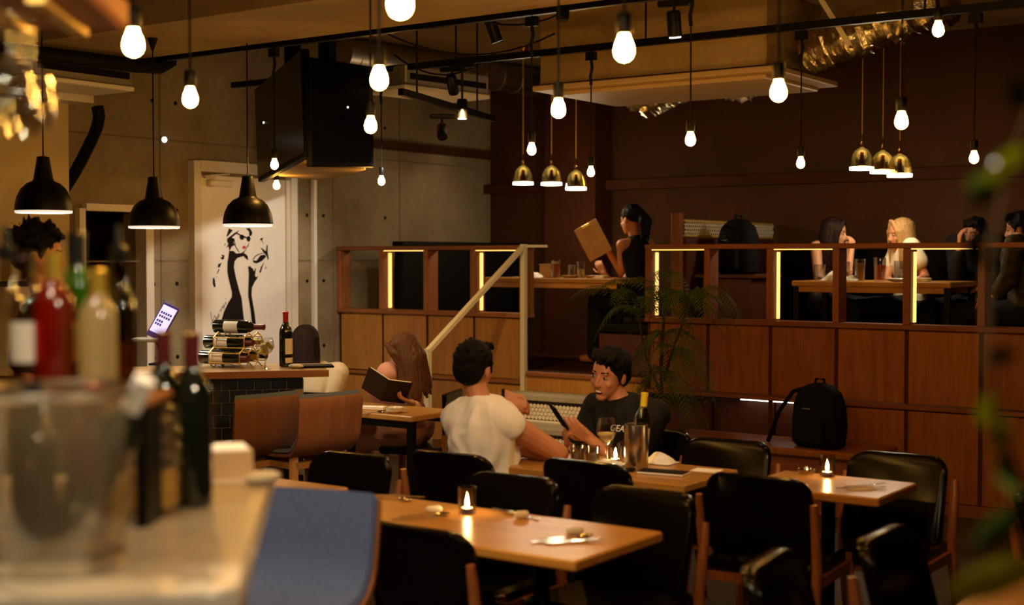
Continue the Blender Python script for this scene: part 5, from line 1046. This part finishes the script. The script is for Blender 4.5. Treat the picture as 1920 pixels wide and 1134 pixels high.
# ------------------------------------------------------------ plants
fr = thing('fern', 'tall feathery dark green fern in front of the right partition', 'plant', (at(1240, 790, y=7.85).x, 7.85, 0))
MB().lathe([(.10, 0), (.12, .02), (.14, .26), (.135, .28), (.12, .26), (.003, .24)], 24, cap=False).build('pot', 'pot', fr, True)
rn = random.Random(3)
tr = [V((0, 0, .24)), V((.015, 0, .55)), V((-.01, .01, .95)), V((.02, 0, 1.32))]; MB().tube(tr, [.016, .014, .012, .009], 8).build('trunk', 'stem', fr, True)
MB().tube([V((.0, 0, .8)), V((.12, -.03, 1.1)), V((.24, -.05, 1.36))], [.010, .009, .006], 8).build('branch', 'stem', fr, True); MB().tube([V((0, 0, .75)), V((-.1, -.04, 1.0)), V((-.14, -.06, 1.25))], [.010, .009, .006], 8).build('branch', 'stem', fr, True)
base = [tr[3], V((.24, -.05, 1.36)), V((-.14, -.06, 1.25)), V((.01, 0, 1.15)), V((.12, -.03, 1.05)), V((0, 0, .9))]
for i in range(44):
    b0 = base[i % 6]; az = i * 2.399 + rn.uniform(-.3, .3); L = rn.uniform(.38, .58) * (1 if i % 6 < 3 else .8); lift = rn.uniform(.25, .5) if i % 6 < 3 else rn.uniform(-.05, .25)
    P = []
    hx_, hy_ = cos(az), sin(az) * .55
    for k in range(13): u = k / 12; P.append(b0 + V((hx_ * L * u, hy_ * L * u, lift * u * 1.5 - .62 * u * u * (1 if lift > .2 else .8))))
    mb = MB(); mb.tube(P, [.004 * (1 - .8 * k / 12) for k in range(13)], 4)
    for k in range(2, 13):
        t_ = (P[k] - P[k - 1]).normalized(); s_ = t_.cross(V((0, 0, 1))).normalized()
        for q in (0, .5):
            o_ = P[k - 1].lerp(P[k], q)
            for sd in (-1, 1):
                ll = .135 * sin(pi * (.15 + .8 * (k - 2) / 11)) * rn.uniform(.8, 1.15); d1 = (s_ * sd * .8 + t_ * .45 + V((0, 0, -.25))).normalized(); d2 = (d1 + V((0, 0, -.55))).normalized()
                m1 = o_ + d1 * ll * .5; m2 = m1 + d2 * ll * .5; wv = t_ * .004
                mb.add([o_ - wv * .5, o_ + wv * .5, m1 + wv, m1 - wv, m2], [(0, 1, 2, 3), (3, 2, 4)])
    mb.build('frond', 'leaf', fr)
pl_ = thing('leafy_plant', 'blurred leafy green branch close by at the right edge', 'plant', at(1990, 1134, d=1.45))
def leaf(c, d, L, w_, m='leaf_yellow'):
    c, d = V(c), V(d).normalized(); s_ = d.cross(_fw).normalized(); nn = s_.cross(d); rs = []
    for k in range(7): u = k / 6; ww = w_ * sin(pi * min(.04 + u * .94, 1)) ** .8; p = c + d * (L * u) - nn * (L * .18 * u * u); rs.append([tuple(p - s_ * ww + nn * .2 * ww), tuple(p - nn * .0005), tuple(p + s_ * ww + nn * .2 * ww), tuple(p + nn * .0006)])
    o = MB().loft(rs).build('leaf', m, pl_, True); o.matrix_parent_inverse = Matrix.Translation(-V(pl_.location)); return o
stp = [at(1990, 1134, d=1.45), at(1935, 950, d=1.42), at(1880, 830, d=1.40), at(1850, 690, d=1.4), at(1850, 500, d=1.45), at(1885, 330, d=1.5), at(1930, 200, d=1.55)]
o = MB().tube(stp, [.004, .0035, .003, .003, .0025, .002, .0015], 6).build('stem', 'stem', pl_); o.matrix_parent_inverse = Matrix.Translation(-V(pl_.location))
for a, b_, w_, m in (((1880, 850), (1868, 770), .013, 'leaf_yellow'), ((1870, 800), (1828, 735), .015, 'leaf_yellow'), ((1880, 850), (1900, 940), .012, 'leaf'), ((1850, 690), (1900, 640), .013, 'leaf'), ((1935, 950), (1800, 1030), .016, 'leaf'), ((1960, 1060), (1745, 1110), .02, 'leaf_yellow'), ((1850, 500), (1800, 430), .014, 'leaf'), ((1885, 330), (1795, 380), .017, 'leaf'), ((1885, 330), (1900, 262), .016, 'leaf_yellow'), ((1880, 350), (1850, 300), .014, 'leaf_yellow'), ((1930, 200), (1880, 140), .014, 'leaf')):
    p0, p1 = at(*a, d=1.42), at(*b_, d=1.38); leaf(p0, p1 - p0, (p1 - p0).length, w_, m)
